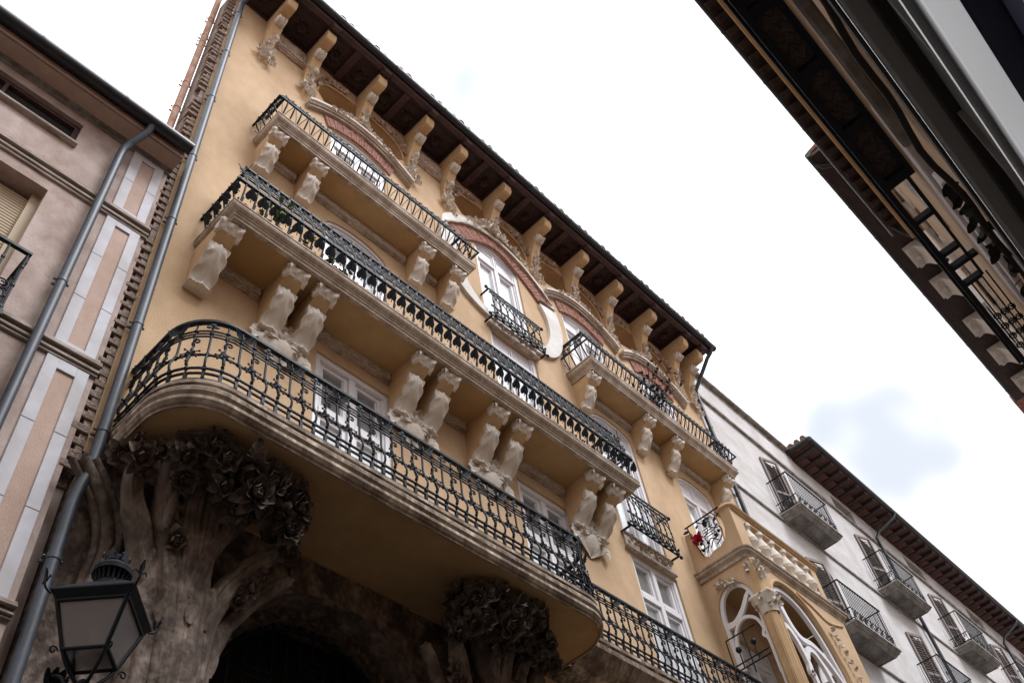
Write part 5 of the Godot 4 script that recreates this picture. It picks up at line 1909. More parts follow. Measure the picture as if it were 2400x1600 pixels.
	for k in 6:
		mb = MB.new()
		mb.tube(PackedVector3Array([Vector3(1.0 - k * 1.05, 12.48, 0.40), Vector3(0.96 - k * 1.05, 12.48, 0.40)]), 0.091, 12)
		put("gutter_joint", mb, M.gutter, b)
	mb = MB.new()
	mb.box(Vector3.ZERO, Vector3(13.8, 0.1, 7.5), Transform3D(Basis(Vector3(1, 0, 0), 0.3), Vector3(-5.06, 13.66, -3.25)))
	put("roof", mb, M.tile, b)
	pipe("downpipe", b, [Vector3(1.375, 12.42, 0.38), Vector3(1.37, 12.32, 0.33), Vector3(1.28, 12.10, 0.2), Vector3(1.245, 11.98, 0.14), Vector3(1.24, 11.8, 0.13), Vector3(1.23, 0.5, 0.13)], 0.047, M.pipe_grey, [11.86, 9.25, 7.0])
	# corner of a balcony at the edge of the picture
	var bl := hub("balcony", b)
	mb = MB.new()
	mb.bb(-1.5, 0.86, 8.04, 8.10, 0.0, 0.47)
	put("slab", mb, M.iron, bl)
	mb = MB.new()
	mb.bb(-1.5, 0.86, 8.915, 8.945, 0.43, 0.47)
	mb.bb(0.825, 0.858, 8.917, 8.943, 0.0, 0.428)
	mb.cbox(Vector3(0.845, 8.86, 0.40), Vector3(0.03, 0.1, 0.08), 0.008)
	put("handrail", mb, M.iron, bl)
	mb = MB.new()
	mb.bb(-1.5, 0.85, 8.14, 8.16, 0.44, 0.46)
	put("rail", mb, M.iron, bl)
	var br := MB.new()
	br.tube(PackedVector3Array([Vector3(0, 8.1, 0), Vector3(0, 8.92, 0)]), 0.011, 6)
	for y in [8.45, 8.72]:
		br.cbox(Vector3(0, y, 0), Vector3(0.032, 0.04, 0.032), 0.008)
	var brm := br.mesh()
	var sc := MB.new()
	for s in [1.0, -1.0]:
		sc.tube(spiral(Vector2(0, 8.35 + s * 0.065), 0.065, 0.012, -s * PI / 2, s * 1.6, 20), 0.008, 5)
	var scm := sc.mesh()
	for k in 12:
		put("bar", brm, M.iron, bl, at(0.835 - 0.17 * k, 0, 0.45))
		put("scroll", scm, M.iron, bl, at(0.75 - 0.17 * k, 0, 0.45))
	for z in [0.15, 0.3]:
		put("bar", brm, M.iron, bl, at(0.842, 0, z))

# ---------------------------------------------------------------- grey block further along
func shutter_leaf(parent: Node, t: Transform3D, w: float, h: float) -> void:
	var mb := MB.new()
	mb.bb(0, 0.06, 0, h, -0.02, 0.02)
	mb.bb(w - 0.06, w, 0, h, -0.02, 0.02)
	for y in [0.0, h * 0.42, h - 0.08]:
		mb.bb(0.06, w - 0.06, y, y + 0.08, -0.019, 0.019)
	var l := hub("shutter", parent, t)
	put("shutter_frame", mb, M.shutter_edge, l)
	var sl := MB.new()
	sl.box(Vector3.ZERO, Vector3(w - 0.12, 0.075, 0.012), Transform3D(Basis(Vector3(1, 0, 0), -0.6), Vector3(w / 2, 0, 0)))
	var m := sl.mesh()
	var n := int((h - 0.2) / 0.075)
	for k in n:
		var y := 0.12 + k * 0.075
		if absf(y - h * 0.42 - 0.04) > 0.06:
			put("slat", m, M.shutter_brown, l, at(0, y, 0))

func grey_block() -> void:
	var b := thing("grey_block", "pale grey apartment block with slatted shutters and small iron balconies", "building")
	var cols := [19.0, 23.85, 28.45, 33.0, 37.6]
	var holes := []
	var depth := []
	var cuts := [15.63]
	for c in cols:
		cuts.append(c)
		for y in [2.6, 5.8, 9.05, 12.33, 15.60]:
			holes.append(opening(c - 0.1 if c < 20 else c, 0.58, y, y + 2.12, 0.12))
			depth.append(0.22)
		if c > 20:
			holes.append(PackedVector2Array([Vector2(c - 0.9, 18.45), Vector2(c + 0.35, 18.45), Vector2(c + 0.35, 19.1), Vector2(c - 0.9, 19.1)]))
			depth.append(0.3)
	cuts.append(44.0)
	var mb := MB.new()
	wall_with_holes(mb, cuts, 0.0, 19.3, holes, depth)
	put("wall", mb, M.grey_wall, b)
	mb = MB.new()
	mb.bb(15.64, 44.0, 0.0, 19.25, -9.0, -0.3)
	put("rooms", mb, M.ink, b)
	# string courses and parapet
	for q in [[15.40, 15.47, 0.05], [18.36, 18.45, 0.07], [12.2, 12.27, 0.05]]:
		mb = MB.new()
		mb.cbox(Vector3(29.82, (q[0] + q[1]) / 2, q[2] / 2 - 0.02), Vector3(28.36, q[1] - q[0], q[2] + 0.04), 0.01)
		put("string_course", mb, M.grey_slab, b)
	mb = MB.new()
	mb.bb(15.64, 21.2, 19.30, 19.52, -0.3, 0.0)
	mb.cbox(Vector3(18.42, 19.56, -0.08), Vector3(5.58, 0.10, 0.40), 0.015)
	put("parapet", mb, M.grey_slab, b)
	# eaves on rafters
	var e := hub("eaves", b)
	mb = MB.new()
	mb.bb(21.0, 44.0, 19.42, 19.47, -2.0, 0.72)
	put("soffit_boards", mb, mat("eave_red", Color(0.085, 0.042, 0.036), 0.8), e)
	var ra := MB.new()
	ra.cbox(Vector3(0, 19.37, 0.30), Vector3(0.15, 0.13, 0.80), 0.02)
	var rm := ra.mesh()
	var vault := MB.new()
	var p := PackedVector3Array()
	for j in 2:
		for i in 7:
			var a := PI * i / 6.0
			p.append(Vector3(cos(a) * 0.17, 19.30 - sin(a) * 0.07 + 0.07, 0.04 + 0.30 * j))
	vault.grid(p, 7, 2)
	vault.bb(-0.17, 0.17, 19.28, 19.36, -0.02, 0.04)
	var vm := vault.mesh()
	for k in 46:
		put("rafter", rm, M.eave_wood, e, at(21.15 + 0.5 * k, 0, 0))
		put("tile_infill", vm, M.eave_tile, e, at(21.40 + 0.5 * k, 0, 0))
	mb = MB.new()
	mb.tube(PackedVector3Array([Vector3(44, 19.50, 0.76), Vector3(20.84, 19.50, 0.76)]), 0.085, 10)
	mb.tube(PackedVector3Array([Vector3(20.84, 19.50, 0.76), Vector3(20.84, 19.52, -1.2)]), 0.085, 10)
	put("gutter", mb, M.gutter, e)
	mb = MB.new()
	mb.bb(20.9, 44.0, 19.475, 19.56, -2.2, 0.70)
	put("roof_edge", mb, M.tile, e)
	mb = MB.new()
	mb.box(Vector3.ZERO, Vector3(23.1, 0.1, 8.0), Transform3D(Basis(Vector3(1, 0, 0), 0.30), Vector3(32.45, 20.75, -3.25)))
	put("roof", mb, M.tile, e)
	for k in 12:
		mb = MB.new()
		mb.tube(PackedVector3Array([Vector3(20.78, 19.60, 0.62 - 0.21 * k), Vector3(21.3, 19.72, 0.62 - 0.21 * k)]), 0.085, 8)
		put("roof_tile", mb, M.tile, e)
	pipe("downpipe", b, [Vector3(25.9, 19.46, 0.78), Vector3(25.85, 19.30, 0.72), Vector3(25.4, 18.85, 0.2), Vector3(25.2, 18.55, 0.10), Vector3(25.2, 0.5, 0.10)], 0.05, M.gutter, [17.5, 14.0])
	pipe("downpipe", b, [Vector3(35.2, 19.46, 0.78), Vector3(35.15, 19.30, 0.72), Vector3(34.7, 18.85, 0.2), Vector3(34.5, 18.55, 0.10), Vector3(34.5, 0.5, 0.10)], 0.05, M.gutter, [17.5, 14.0])
	# doors with shutters and balconies
	var prof := [Vector2(-0.04, 0.0), Vector2(0.0, -0.005), Vector2(0.0, -0.05), Vector2(-0.03, -0.055), Vector2(-0.03, -0.085), Vector2(-0.055, -0.09), Vector2(-0.055, -0.12), Vector2(-0.10, -0.13), Vector2(-0.10, -0.16), Vector2(-0.13, -0.17), Vector2(-0.13, -0.19)]
	var br := MB.new()
	br.tube(PackedVector3Array([Vector3(0, 0.03, 0), Vector3(0, 1.0, 0)]), 0.009, 5)
	var brm := br.mesh()
	var sc := MB.new()
	for s in [1.0, -1.0]:
		sc.tube(spiral(Vector2(s * 0.06, 0.17 + s * 0.055), 0.062, 0.014, PI / 2, s * 1.5, 16), 0.008, 4)
	sc.tube(PackedVector3Array([Vector3(-0.11, 0.05, 0), Vector3(0.11, 0.30, 0)]), 0.007, 4)
	var scm := sc.mesh()
	for ci in cols.size():
		for yi in 3:
			var y: float = [15.60, 12.33, 9.05][yi]
			var c: float = cols[ci]
			var w := hub("window", b)
			var cx := c - 0.1 if c < 20 else c
			mb = MB.new()
			mb.bb(cx - 0.58, cx + 0.58, y, y + 2.2, -0.2, -0.17)
			put("pane", mb, M.glass, w)
			mb = MB.new()
			mb.bb(cx - 0.57, cx - 0.5, y, y + 2.2, -0.165, -0.1)
			mb.bb(cx + 0.5, cx + 0.57, y, y + 2.2, -0.165, -0.1)
			mb.bb(cx - 0.04, cx + 0.04, y, y + 2.2, -0.165, -0.1)
			put("window_frame", mb, M.grey_slab, w)
			shutter_leaf(b, Transform3D(Basis(Vector3.UP, -0.30), Vector3(cx - 0.58, y + 0.03, 0.03)), 0.57, 2.12)
			shutter_leaf(b, Transform3D(Basis(Vector3.UP, PI + 0.06 + 0.12 * ((ci + yi) % 2)), Vector3(cx + 0.58, y + 0.03, 0.04)), 0.57, 2.12)
			var bl := hub("balcony", b)
			var pl := Plan.rect(c - 1.0, c + 1.0, 0.60)
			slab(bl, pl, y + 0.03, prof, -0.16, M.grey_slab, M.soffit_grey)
			var rl := Plan.rect(c - 0.96, c + 0.96, 0.56)
			for q in [[1.02, 0.035], [0.30, 0.016], [0.05, 0.018]]:
				mb = MB.new()
				rl.rail(mb, y + 0.03 + q[0], 0.0, q[1], 0.018)
				put("rail", mb, M.iron, bl)
			bars(bl, "bar", brm, M.iron, rl, y + 0.03, 0.115)
			bars(bl, "scroll", scm, M.iron, rl, y + 0.03, 0.23)

# ---------------------------------------------------------------- houses behind the photographer
func facing_house() -> void:
	var b := thing("facing_house", "ochre house across the street seen from below its dark eave", "building")
	var zw := 6.30
	var mb := MB.new()
	mb.bb(-14.0, 8.5, 3.72, 10.66, zw, zw + 6.0)
	mb.bb(-14.0, 8.5, 0.0, 3.71, zw + 0.1, zw + 6.0)
	put("wall", mb, M.ochre, b)
	mb = MB.new()
	mb.cbox(Vector3(-2.8, 10.58, 6.228), Vector3(22.5, 0.16, 0.186), 0.015)
	put("cornice", mb, M.ochre_trim, b)
	mb = MB.new()
	mb.bb(-14.0, 8.46, 10.75, 10.79, 6.015, zw + 0.3)
	put("soffit_boards", mb, M.eave_wood, b)
	var raf := MB.new()
	raf.cbox(Vector3(0, 10.722, 6.17), Vector3(0.08, 0.055, 0.30), 0.008)
	var rm := raf.mesh()
	for k in 46:
		put("rafter", rm, M.eave_wood, b, at(-0.8 + 0.2 * k, 0, 0))
	mb = MB.new()
	mb.tube(PackedVector3Array([Vector3(-14, 10.81, 6.02), Vector3(8.48, 10.81, 6.02)]), 0.047, 10)
	mb.tube(PackedVector3Array([Vector3(8.28, 10.78, 6.035), Vector3(8.38, 10.71, 6.085), Vector3(8.56, 10.6, 6.18), Vector3(8.56, 10.0, 6.265)]), 0.032, 8)
	put("gutter", mb, M.gutter, b)
	for k in 12:
		mb = MB.new()
		mb.tube(PackedVector3Array([Vector3(8.0 - k * 0.8, 10.81, 6.02), Vector3(7.97 - k * 0.8, 10.81, 6.02)]), 0.0505, 10)
		put("gutter_joint", mb, M.gutter, b)
	mb = MB.new()
	mb.box(Vector3.ZERO, Vector3(22.5, 0.08, 6.5), Transform3D(Basis(Vector3(1, 0, 0), -0.3), Vector3(-2.75, 11.80, 9.12)))
	put("roof", mb, M.tile, b)
	# windows high on the wall, seen edge on
	for q in [[4.3, 6.6, 8.0], [6.9, 6.6, 8.0], [4.3, 8.6, 9.9], [6.9, 8.6, 9.9], [1.4, 6.6, 8.0], [1.4, 8.6, 9.9]]:
		var w := hub("window", b)
		mb = MB.new()
		for s in [-0.5, 0.5]:
			mb.bb(q[0] + s - 0.06, q[0] + s + 0.06, q[1], q[2], zw - 0.025, zw + 0.02)
		mb.bb(q[0] - 0.56, q[0] + 0.56, q[2], q[2] + 0.12, zw - 0.027, zw + 0.02)
		put("window_frame", mb, M.cream, w)
		mb = MB.new()
		mb.bb(q[0] - 0.44, q[0] + 0.44, q[1], q[2], zw - 0.008, zw + 0.01)
		put("pane", mb, M.dark_glass, w)
	# white surround of a doorway on the floor below
	mb = MB.new()
	mb.cbox(Vector3(3.45, 5.20, zw - 0.008), Vector3(1.5, 0.20, 0.05), 0.008)
	mb.cbox(Vector3(3.55, 4.93, zw - 0.006), Vector3(1.2, 0.10, 0.04), 0.008)
	mb.bb(3.0, 3.12, 3.8, 4.86, zw - 0.022, zw + 0.02)
	put("door_surround", mb, M.blue_white, b)
	# iron balcony with patterned floor panels
	var g := hub("balcony", b)
	g.set_meta("label", "black iron balcony overhead with patterned floor panels")
	var y := 5.955
	mb = MB.new()
	mb.bb(-4.0, 3.71, y - 0.022, y + 0.036, 6.105, 6.147)
	mb.bb(-4.0, 3.71, y - 0.022, y + 0.036, 6.262, 6.296)
	mb.tube(PackedVector3Array([Vector3(-4.0, y + 0.015, 6.094), Vector3(5.64, y + 0.015, 6.094)]), 0.011, 6)
	put("beam", mb, M.iron, g)
	var relief: Array = []
	for v in 3:
		var orn := MB.new()
		for s in [0.04, 0.30, 0.50, 0.70, 0.94]:
			var ln := PackedVector3Array()
			for i in 15:
				var u := i / 14.0
				ln.append(Vector3(-0.17 + 0.34 * s + 0.022 * sin(u * TAU * 1.5 + s * 7.0 + v), 0, 0.004 + 0.108 * u))
			orn.tube(ln, 0.0026, 4)
		for s in [0.25, 0.75]:
			for k in 4:
				var a := TAU * k / 4 + 0.5
				orn.tube(PackedVector3Array([Vector3(-0.17 + 0.34 * s, 0, 0.058), Vector3(-0.17 + 0.34 * s + cos(a) * 0.035, 0, 0.058 + sin(a) * 0.03)]), 0.0018, 4)
		relief.append(orn.mesh())
	for k in 13:
		var x := 3.67 - k * 0.46
		mb = MB.new()
		mb.bb(x - 0.036, x + 0.036, y - 0.025, y + 0.032, 6.147, 6.262)
		put("cross_beam", mb, M.iron, g)
		mb = MB.new()
		mb.bb(x - 0.424, x - 0.036, y + 0.008, y + 0.021, 6.147, 6.262)
		put("floor_panel", mb, M.panel_pattern, g)
		put("panel_relief", relief[k % 3], M.ink, g, at(x - 0.23, y + 0.007, 6.147))
	# its railing, upright above the outer edge
	mb = MB.new()
	mb.bb(-4.0, 3.71, 6.64, 6.67, 6.112, 6.140)
	put("handrail", mb, M.iron, g)
	for k in 60:
		mb = MB.new()
		mb.bb(-2.9 + k * 0.11 - 0.006, -2.9 + k * 0.11 + 0.006, y + 0.036, 6.64, 6.120, 6.132)
		put("bar", mb, M.iron, g)
	# open iron frame beyond it, with scrolls
	var f := hub("balcony_frame", b)
	for q in [[3.71, 5.68, 6.105, 6.136], [3.71, 4.70, 6.238, 6.256]]:
		mb = MB.new()
		mb.bb(q[0], q[1], y - 0.015, y + 0.03, q[2], q[3])
		put("beam", mb, M.iron, f)
	for q in [[4.04, 6.24], [4.38, 6.24], [4.52, 6.298], [4.70, 6.24], [5.66, 6.298]]:
		mb = MB.new()
		mb.bb(q[0] - 0.016, q[0] + 0.016, y - 0.014, y + 0.028, 6.136, q[1])
		put("cross_beam", mb, M.iron, f)
	for k in 4:
		mb = MB.new()
		mb.tube(PackedVector3Array([Vector3(4.70, y, 6.165 + 0.036 * k), Vector3(5.64, y, 6.165 + 0.036 * k)]), 0.0055, 5)
		put("bar", mb, M.iron, f)
	for k in 3:
		for s in 4:
			mb = MB.new()
			var sp := spiral(Vector2(0, 0), 0.04, 0.009, 0.6, 1.5, 16)
			for i in sp.size():
				sp[i] = Vector3(5.10 + 0.12 * s + sp[i].x, y - 0.008, 6.16 + 0.05 * k + sp[i].y * 0.6)
			mb.tube(sp, 0.006, 4)
			put("scroll", mb, M.iron, f)
	# lower mouldings, cable and shop front
	var s := hub("shop_front", b)
	mb = MB.new()
	mb.cbox(Vector3(-1.78, 4.63, 6.250), Vector3(8.46, 0.08, 0.050), 0.012)
	put("box_moulding", mb, M.soffit_grey, s)
	mb = MB.new()
	var cab := PackedVector3Array()
	for k in 90:
		var x := -3.0 + k * 0.1
		cab.append(Vector3(x, 4.36 - 0.02 * sin(k * 0.3), 6.262 + 0.012 * sin(k * 0.45) + 0.008 * sin(k * 1.15)))
	mb.tube(cab, 0.013, 6)
	put("cable", mb, M.ink, s)
	mb = MB.new()
	rng.seed = 55
	for k in 40:
		mb.petal(Vector3(2.55 + 0.022 * k, 4.42 + 0.02 * sin(k), 6.265 + 0.008 * sin(k * 1.7)), Vector3(rng.randf_range(-1, 1), rng.randf_range(-1, 0.4), rng.randf_range(-1, 0.3)), Vector3(0, -1, -0.3), 0.06, 0.02, 0.4, 0.3, 3, 4)
	put("cable_tangle", mb, M.ink, s)
	mb = MB.new()
	mb.cbox(Vector3(0.0, 3.88, 6.268), Vector3(20.0, 0.06, 0.06), 0.006)
	put("lintel", mb, M.ink, s)
	mb = MB.new()
	mb.cbox(Vector3(0.0, 3.72, 6.270), Vector3(20.0, 0.09, 0.062), 0.004)
	put("box_moulding", mb, M.shop_grey, s)
	mb = MB.new()
	mb.bb(-10, 8.4, 3.69, 3.70, 6.232, 6.238)
	put("metal_edge", mb, M.zinc, s)
	mb = MB.new()
	mb.bb(-10, 8.4, 3.3, 3.66, zw + 0.012, zw + 0.03)
	put("fascia_panel", mb, M.shop_glass, s)
	for q in [[3.64, 3.67, "ink", 0.02], [3.27, 3.30, "zinc", 0.025], [3.18, 3.25, "shop_glass", 0.012], [3.10, 3.16, "zinc", 0.02], [2.86, 3.08, "navy", 0.03]]:
		mb = MB.new()
		mb.cbox(Vector3(-0.8, (q[0] + q[1]) / 2, zw + 0.02 - q[3] / 2), Vector3(18.4, q[1] - q[0], 0.04 + q[3]), 0.005)
		put("trim_rail", mb, M[q[2]], s)
	for k in 6:
		mb = MB.new()
		mb.box(Vector3.ZERO, Vector3(0.022, 0.62, 0.02), Transform3D(Basis(Vector3(0, 0, 1), 1.05), Vector3(0.7 + 0.62 * k, 3.48, zw + 0.008)))
		put("glazing_bar", mb, M.soffit_grey, s)
	mb = MB.new()
	mb.bb(-10, 8.4, 0.5, 2.85, zw + 0.012, zw + 0.03)
	put("shop_window", mb, M.shop_pane, s)
	for k in 24:
		mb = MB.new()
		mb.box(Vector3.ZERO, Vector3(0.05, 0.5, 0.008), Transform3D(Basis(Vector3(0, 0, 1), -0.5), Vector3(0.2 + 0.11 * k, 2.5, zw + 0.006)))
		put("window_stripe", mb, M.trim_white, s)

func bracket_house() -> void:
	var b := thing("bracket_house", "taller house across the street with white scrolled brackets under its eave", "building")
	var mb := MB.new()
	mb.bb(8.78, 16.3, 0.0, 13.60, 6.31, 12.4)
	put("wall", mb, M.trim_white, b)
	mb = MB.new()
	mb.bb(8.76, 16.35, 13.56, 13.62, 5.795, 6.7)
	put("soffit_boards", mb, M.eave_wood, b)
	mb = MB.new()
	mb.bb(8.77, 16.33, 13.28, 13.555, 6.28, 6.309)
	put("soffit_wall", mb, M.eave_wood, b)
	mb = MB.new()
	mb.tube(PackedVector3Array([Vector3(8.75, 13.64, 5.795), Vector3(16.38, 13.64, 5.795)]), 0.055, 10)
	mb.tube(PackedVector3Array([Vector3(8.95, 13.6, 5.795), Vector3(8.99, 13.49, 5.85), Vector3(9.13, 13.46, 6.07), Vector3(9.2, 13.3, 6.26)]), 0.037, 8)
	put("gutter", mb, M.gutter, b)
	for k in 9:
		mb = MB.new()
		mb.tube(PackedVector3Array([Vector3(9.2 + k * 0.85, 13.64, 5.795), Vector3(9.23 + k * 0.85, 13.64, 5.795)]), 0.059, 10)
		put("gutter_joint", mb, M.gutter, b)
	mb = MB.new()
	mb.box(Vector3.ZERO, Vector3(7.6, 0.08, 7.0), Transform3D(Basis(Vector3(1, 0, 0), -0.3), Vector3(12.56, 14.70, 9.12)))
	put("roof", mb, M.tile, b)
	var pr := PackedVector2Array([Vector2(0.34, 13.555), Vector2(0.0, 13.555), Vector2(0.0, 13.50), Vector2(0.022, 13.49), Vector2(0.022, 13.45)])
	for k in 13:
		var t := k / 12.0
		pr.append(Vector2(lerpf(0.07, 0.34, t), 13.44 - 0.16 * t + 0.055 * sin(t * TAU * 0.9)))
	var br := MB.new()
	br.prism(pr, -0.25, 0.25, Transform3D(Basis(Vector3(0, 0, 1), Vector3(0, 1, 0), Vector3(1, 0, 0)), Vector3.ZERO))
	br.bb(-0.27, 0.27, 13.51, 13.545, -0.016, 0.16)
	for z in [0.03, 0.10, 0.17]:
		br.bb(-0.20, 0.20, 13.435, 13.452, z, z + 0.02)
	br.bb(-0.035, 0.035, 13.40, 13.47, 0.03, 0.12)
	var m := br.mesh()
	for x in [11.62, 12.58, 13.85, 14.86, 15.9]:
		put("bracket", m, M.trim_white, b, at(x, 0, 5.97))
	for q in [10.4, 12.6, 14.8]:
		var w := hub("window", b)
		mb = MB.new()
		mb.bb(q - 0.45, q + 0.45, 10.3, 12.3, 6.285, 6.32)
		put("pane", mb, M.dark_glass, w)
		mb = MB.new()
		for s in [-0.49, 0.49]:
			mb.bb(q + s - 0.07, q + s + 0.07, 10.3, 12.4, 6.26, 6.33)
		put("window_frame", mb, M.window_white, w)
	var c := thing("distant_house", "house far along the street of which only a red tiled eave corner shows", "building")
	mb = MB.new()
	mb.bb(18.9, 40.0, 0.0, 15.42, 6.3, 12.0)
	put("wall", mb, M.trim_white, c)
	mb = MB.new()
	mb.bb(18.85, 40.0, 15.43, 15.6, 5.68, 12.0)
	put("eave", mb, M.brick, c)
	mb = MB.new()
	mb.box(Vector3.ZERO, Vector3(21.2, 0.1, 6.5), Transform3D(Basis(Vector3(1, 0, 0), -0.3), Vector3(29.5, 16.65, 8.85)))
	put("roof", mb, M.tile, c)

# ---------------------------------------------------------------- lantern
func lantern() -> void:
	var l := thing("street_lantern", "black four-sided wall lantern with a crowned chimney beside the downpipe", "street lamp", Vector3(1.845, 4.5, 1.555))
	var turn := Basis(Vector3.UP, PI / 4 + 0.02)
	var t := Transform3D(turn, Vector3.ZERO)
	# square frustum helper: half sides at two heights
	var frustum := func(mb: MB, a: float, y0: float, c: float, y1: float) -> void:
		var p := []
		for q in [[a, y0], [c, y1]]:
			for k in 4:
				var sx: float = [-1, 1, 1, -1][k]
				var sz: float = [1, 1, -1, -1][k]
				p.append(t * Vector3(sx * q[0], q[1], sz * q[0]))
		for k in 4:
			mb.quad(p[k], p[(k + 1) % 4], p[4 + (k + 1) % 4], p[4 + k])
	var roof := MB.new()
	frustum.call(roof, 0.185, 0.44, 0.224, 0.49)
	frustum.call(roof, 0.224, 0.49, 0.224, 0.50)
	frustum.call(roof, 0.224, 0.50, 0.10, 0.62)
	frustum.call(roof, 0.10, 0.62, 0.09, 0.63)
	put("lantern_roof", roof, M.iron, l)
	var ch := MB.new()
	ch.lathe([Vector2(0.085, 0.62), Vector2(0.085, 0.66), Vector2(0.075, 0.665), Vector2(0.075, 0.72), Vector2(0.112, 0.725), Vector2(0.114, 0.755), Vector2(0.10, 0.775), Vector2(0.06, 0.80), Vector2(0.062, 0.85)], 18)
	for k in 20:
		var a := TAU * k / 20
		ch.tube(PackedVector3Array([Vector3(cos(a) * 0.082, 0.66, sin(a) * 0.082), Vector3(cos(a) * 0.088, 0.70, sin(a) * 0.088), Vector3(cos(a) * 0.10, 0.73, sin(a) * 0.10)]), 0.008, 4)
	put("chimney", ch, M.iron, l)
	for k in 6:
		var a := TAU * k / 6 + 0.3
		var mb := MB.new()
		var ct := Transform3D(Basis(Vector3.UP, -a + PI / 2), Vector3(cos(a) * 0.075, 0.80, sin(a) * 0.075))
		mb.prism(PackedVector2Array([Vector2(-0.025, 0), Vector2(0.025, 0), Vector2(0.012, 0.035), Vector2(0.03, 0.05), Vector2(0.012, 0.06), Vector2(0.0, 0.088), Vector2(-0.012, 0.06), Vector2(-0.03, 0.05), Vector2(-0.012, 0.035)]), -0.003, 0.003, ct)
		put("crown_point", mb, M.iron, l)
	for k in 4:
		var sx: float = [-1, 1, 1, -1][k]
		var sz: float = [1, 1, -1, -1][k]
		var c0: Vector3 = t * Vector3(sx * 0.112, 0.18, sz * 0.112)
		var c1: Vector3 = t * Vector3(sx * 0.185, 0.44, sz * 0.185)
		var out: Vector3 = t.basis * Vector3(sx, 0, sz).normalized()
		var mb := MB.new()
		mb.tube(PackedVector3Array([c0, c1]), 0.014, 4)
		mb.tube(PackedVector3Array([c1, c1 + out * 0.03 + Vector3(0, 0.05, 0)]), 0.011, 4)
		put("frame_post", mb, M.iron, l)
		mb = MB.new()
		var tip := c1 + out * 0.085 + Vector3(0, 0.06, 0)
		mb.tube(curve([c1 + out * 0.04 + Vector3(0, 0.03, 0), tip, tip + out * 0.02 + Vector3(0, 0.10, 0)], 8), 0.007, 5)
		var sd := out.cross(Vector3.UP)
		for s in [-1.0, 1.0]:
			mb.tube(curve([tip + Vector3(0, 0.03, 0), tip + sd * s * 0.03 + Vector3(0, 0.055, 0), tip + sd * s * 0.042 + Vector3(0, 0.035, 0)], 8), 0.005, 4)
		mb.petal(tip + Vector3(0, 0.03, 0), Vector3(0, 1, 0), out, 0.09, 0.014)
		put("corner_spike", mb, M.iron, l)
		# legs to the socket, little scrolls at the foot of the posts
		mb = MB.new()
		mb.tube(curve([c0, c0 * Vector3(0.75, 1, 0.75) + Vector3(0, -0.07, 0), c0 * Vector3(0.30, 1, 0.30) + Vector3(0, -0.145, 0), Vector3(0, 0.02, 0)], 14), 0.011, 5)
		var foot := PackedVector3Array()
		for q in spiral(Vector2(0.045, -0.02), 0.026, 0.008, PI, -1.1, 10):
			foot.append(c0 + out * q.x + Vector3(0, q.y, 0))
		mb.tube(foot, 0.006, 4)
		put("leg", mb, M.iron, l)
		# panes and rails on each side
		var k2 := (k + 1) % 4
		var d0: Vector3 = t * Vector3([-1, 1, 1, -1][k2] * 0.112, 0.18, [1, 1, -1, -1][k2] * 0.112)
		var d1: Vector3 = t * Vector3([-1, 1, 1, -1][k2] * 0.185, 0.44, [1, 1, -1, -1][k2] * 0.185)
		mb = MB.new()
		mb.tube(PackedVector3Array([c0, d0]), 0.013, 4)
		put("frame_rail", mb, M.iron, l)
		mb = MB.new()
		mb.tube(PackedVector3Array([c1, d1]), 0.013, 4)
		put("frame_rail", mb, M.iron, l)
		mb = MB.new()
		var q0 := c0.lerp(d0, 0.04)
		var q1 := d0.lerp(c0, 0.04)
		var q2 := d1.lerp(c1, 0.04)
		var q3 := c1.lerp(d1, 0.04)
		mb.quad(q0, q1, q2, q3)
		put("pane", mb, M.lamp_glass, l)
	var kb := MB.new()
	kb.lathe([Vector2(0.0, 0.06), Vector2(0.02, 0.055), Vector2(0.045, 0.03), Vector2(0.045, 0.0), Vector2(0.025, -0.03), Vector2(0.03, -0.06), Vector2(0.0, -0.07)], 14)
	put("socket", kb, M.iron, l)
	var lens := MB.new()
	lens.lathe([Vector2(0.0, 0.405), Vector2(0.05, 0.40), Vector2(0.105, 0.42), Vector2(0.12, 0.44)], 20)
	put("reflector", lens, M.soffit_grey, l)
	var bulb := MB.new()
	bulb.ball(Vector3(0, 0.34, 0), Vector3(0.035, 0.05, 0.035), 12)
	put("bulb", bulb, M.blind, l)
	# arm to the wall with a leaf and a scroll
	var arm := MB.new()
	arm.tube(curve([Vector3(0, -0.04, 0), Vector3(-0.03, -0.10, -0.25), Vector3(-0.06, -0.02, -0.7), Vector3(-0.05, 0.1, -1.5)], 24), 0.018, 6)
	var sp := PackedVector3Array()
	for q in spiral(Vector2(-0.30, 0.02), 0.10, 0.02, 0.0, 1.4, 22):
		sp.append(Vector3(-0.02, q.y, q.x))
	arm.tube(sp, 0.012, 5)
	arm.tube(curve([Vector3(0, -0.02, 0), Vector3(-0.02, 0.03, -0.10), Vector3(-0.04, 0.16, -0.20), Vector3(-0.06, 0.20, -0.28), Vector3(-0.08, 0.15, -0.31)], 16), 0.012, 5)
	for k in 3:
		arm.petal(Vector3(-0.05, 0.10, -0.28), Vector3(-0.3 + 0.3 * k, 1, -0.5 + 0.2 * k), Vector3(0, 0.2, 1), 0.16, 0.028, 0.4, 0.4)
	put("wall_arm", arm, M.iron, l)
	var pl := MB.new()
	pl.cbox(Vector3(-0.05, 0.1, -1.51), Vector3(0.1, 0.4, 0.05), 0.01)
	put("wall_plate", pl, M.iron, l)

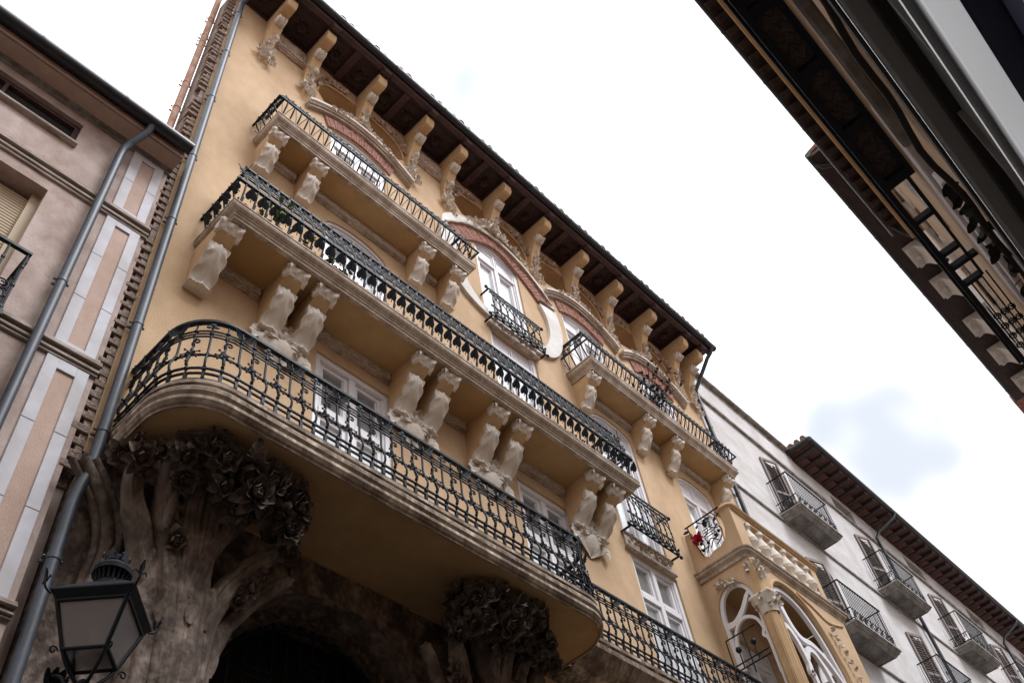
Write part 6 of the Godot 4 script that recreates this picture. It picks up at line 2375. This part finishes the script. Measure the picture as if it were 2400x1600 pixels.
# ---------------------------------------------------------------- pots on the balconies
func pot(called: String, label: String, p: Vector3, r: float, leafm: Material, n: int, sd: int, flower := false, tall := 0.3) -> void:
	var o := thing(called, label, "plant pot", p)
	var mb := MB.new()
	mb.lathe([Vector2(0, 0), Vector2(r * 0.7, 0), Vector2(r * 0.92, r * 1.25), Vector2(r * 1.05, r * 1.27), Vector2(r * 1.05, r * 1.55), Vector2(r * 0.9, r * 1.55), Vector2(r * 0.85, r * 1.35), Vector2(0, r * 1.35)], 16)
	put("pot", mb, M.terracotta, o)
	rng.seed = sd
	mb = MB.new()
	for k in n:
		var a := rng.randf() * TAU
		var d := Vector3(cos(a), rng.randf_range(0.3, 1.6), sin(a))
		var base := Vector3(cos(a) * r * rng.randf() * 0.7, r * 1.4, sin(a) * r * rng.randf() * 0.7)
		var top := base + d.normalized() * tall * rng.randf_range(0.5, 1.2)
		mb.tube(PackedVector3Array([base, top]), 0.004, 4)
		for q in 3:
			mb.petal(base.lerp(top, 0.4 + 0.3 * q), Vector3(rng.randf_range(-1, 1), rng.randf_range(-0.3, 0.8), rng.randf_range(-1, 1)), Vector3(0, 1, 0.2), 0.09, 0.03, 0.4, 0.3, 3, 4)
	put("foliage", mb, leafm, o)
	if flower:
		mb = MB.new()
		for k in 4:
			mb.ball(Vector3(rng.randf_range(-1, 1) * r, r * 1.5 + tall * rng.randf_range(0.2, 0.8), r * rng.randf_range(0.2, 1.0)), Vector3.ONE * 0.03, 6, Transform3D(), 0.3, k)
		put("flowers", mb, M.flower_orange, o)

func pots() -> void:
	pot("flower_pot", "leafy green plant in a clay pot behind the heart-leaf railing, nearest its corner", Vector3(3.10, 11.40, 0.56), 0.13, M.leaf, 16, 1)
	pot("flower_pot", "squat clay pot behind the heart-leaf railing, between the green and the orange plants", Vector3(3.52, 11.40, 0.55), 0.14, M.leaf, 7, 2, false, 0.16)
	pot("flower_pot", "clay pot with orange flowers on the long leafy balcony", Vector3(3.98, 11.40, 0.56), 0.13, M.leaf, 9, 3, true, 0.2)
	pot("flower_pot", "clay pot with a withered plant, fourth along the long leafy balcony", Vector3(4.42, 11.40, 0.56), 0.12, M.dry_leaf, 9, 4, false, 0.2)
	pot("shrub_pot", "dark spiky shrub rising above the upper railing near the grey block", Vector3(12.05, 14.75, 0.46), 0.13, mat("dark_shrub", Color(0.02, 0.016, 0.02), 0.7), 46, 6, false, 0.85)
	var w := thing("window_box", "long box of withered reddish plants at the far end of the leafy balcony", "planter", Vector3(8.45, 11.40, 0.62))
	var mb := MB.new()
	mb.bb(-0.75, 0.75, 0, 0.09, -0.07, 0.07)
	put("box", mb, M.terracotta, w)
	rng.seed = 8
	mb = MB.new()
	for k in 130:
		mb.petal(Vector3(rng.randf_range(-0.75, 0.75), 0.08, rng.randf_range(-0.05, 0.07)), Vector3(rng.randf_range(-1, 1), rng.randf_range(0.2, 1), rng.randf_range(-0.2, 1)), Vector3(0, 0.3, 1), 0.09, 0.022, 0.5, 0.3, 3, 4)
	put("foliage", mb, M.dry_leaf, w)

# ---------------------------------------------------------------- street
func street() -> void:
	var mb := MB.new()
	mb.bb(-200, 250, -0.6, -0.14, -200, 200)
	var g := put("ground", mb, M.paving, self)
	tag(g, "ground below the houses", "", "", "structure")
	mb = MB.new()
	mb.bb(-60, 120, -0.139, -0.12, 1.3, 5.2)
	tag(put("road", mb, M.asphalt, self), "narrow street between the houses", "", "", "structure")
	for q in [[-0.5, 1.3], [5.2, 6.7]]:
		mb = MB.new()
		mb.cbox(Vector3(30, -0.06, (q[0] + q[1]) / 2), Vector3(180, 0.12, q[1] - q[0]), 0.01)
		tag(put("pavement", mb, M.paving, self), "pavement along the foot of the houses", "", "", "structure")
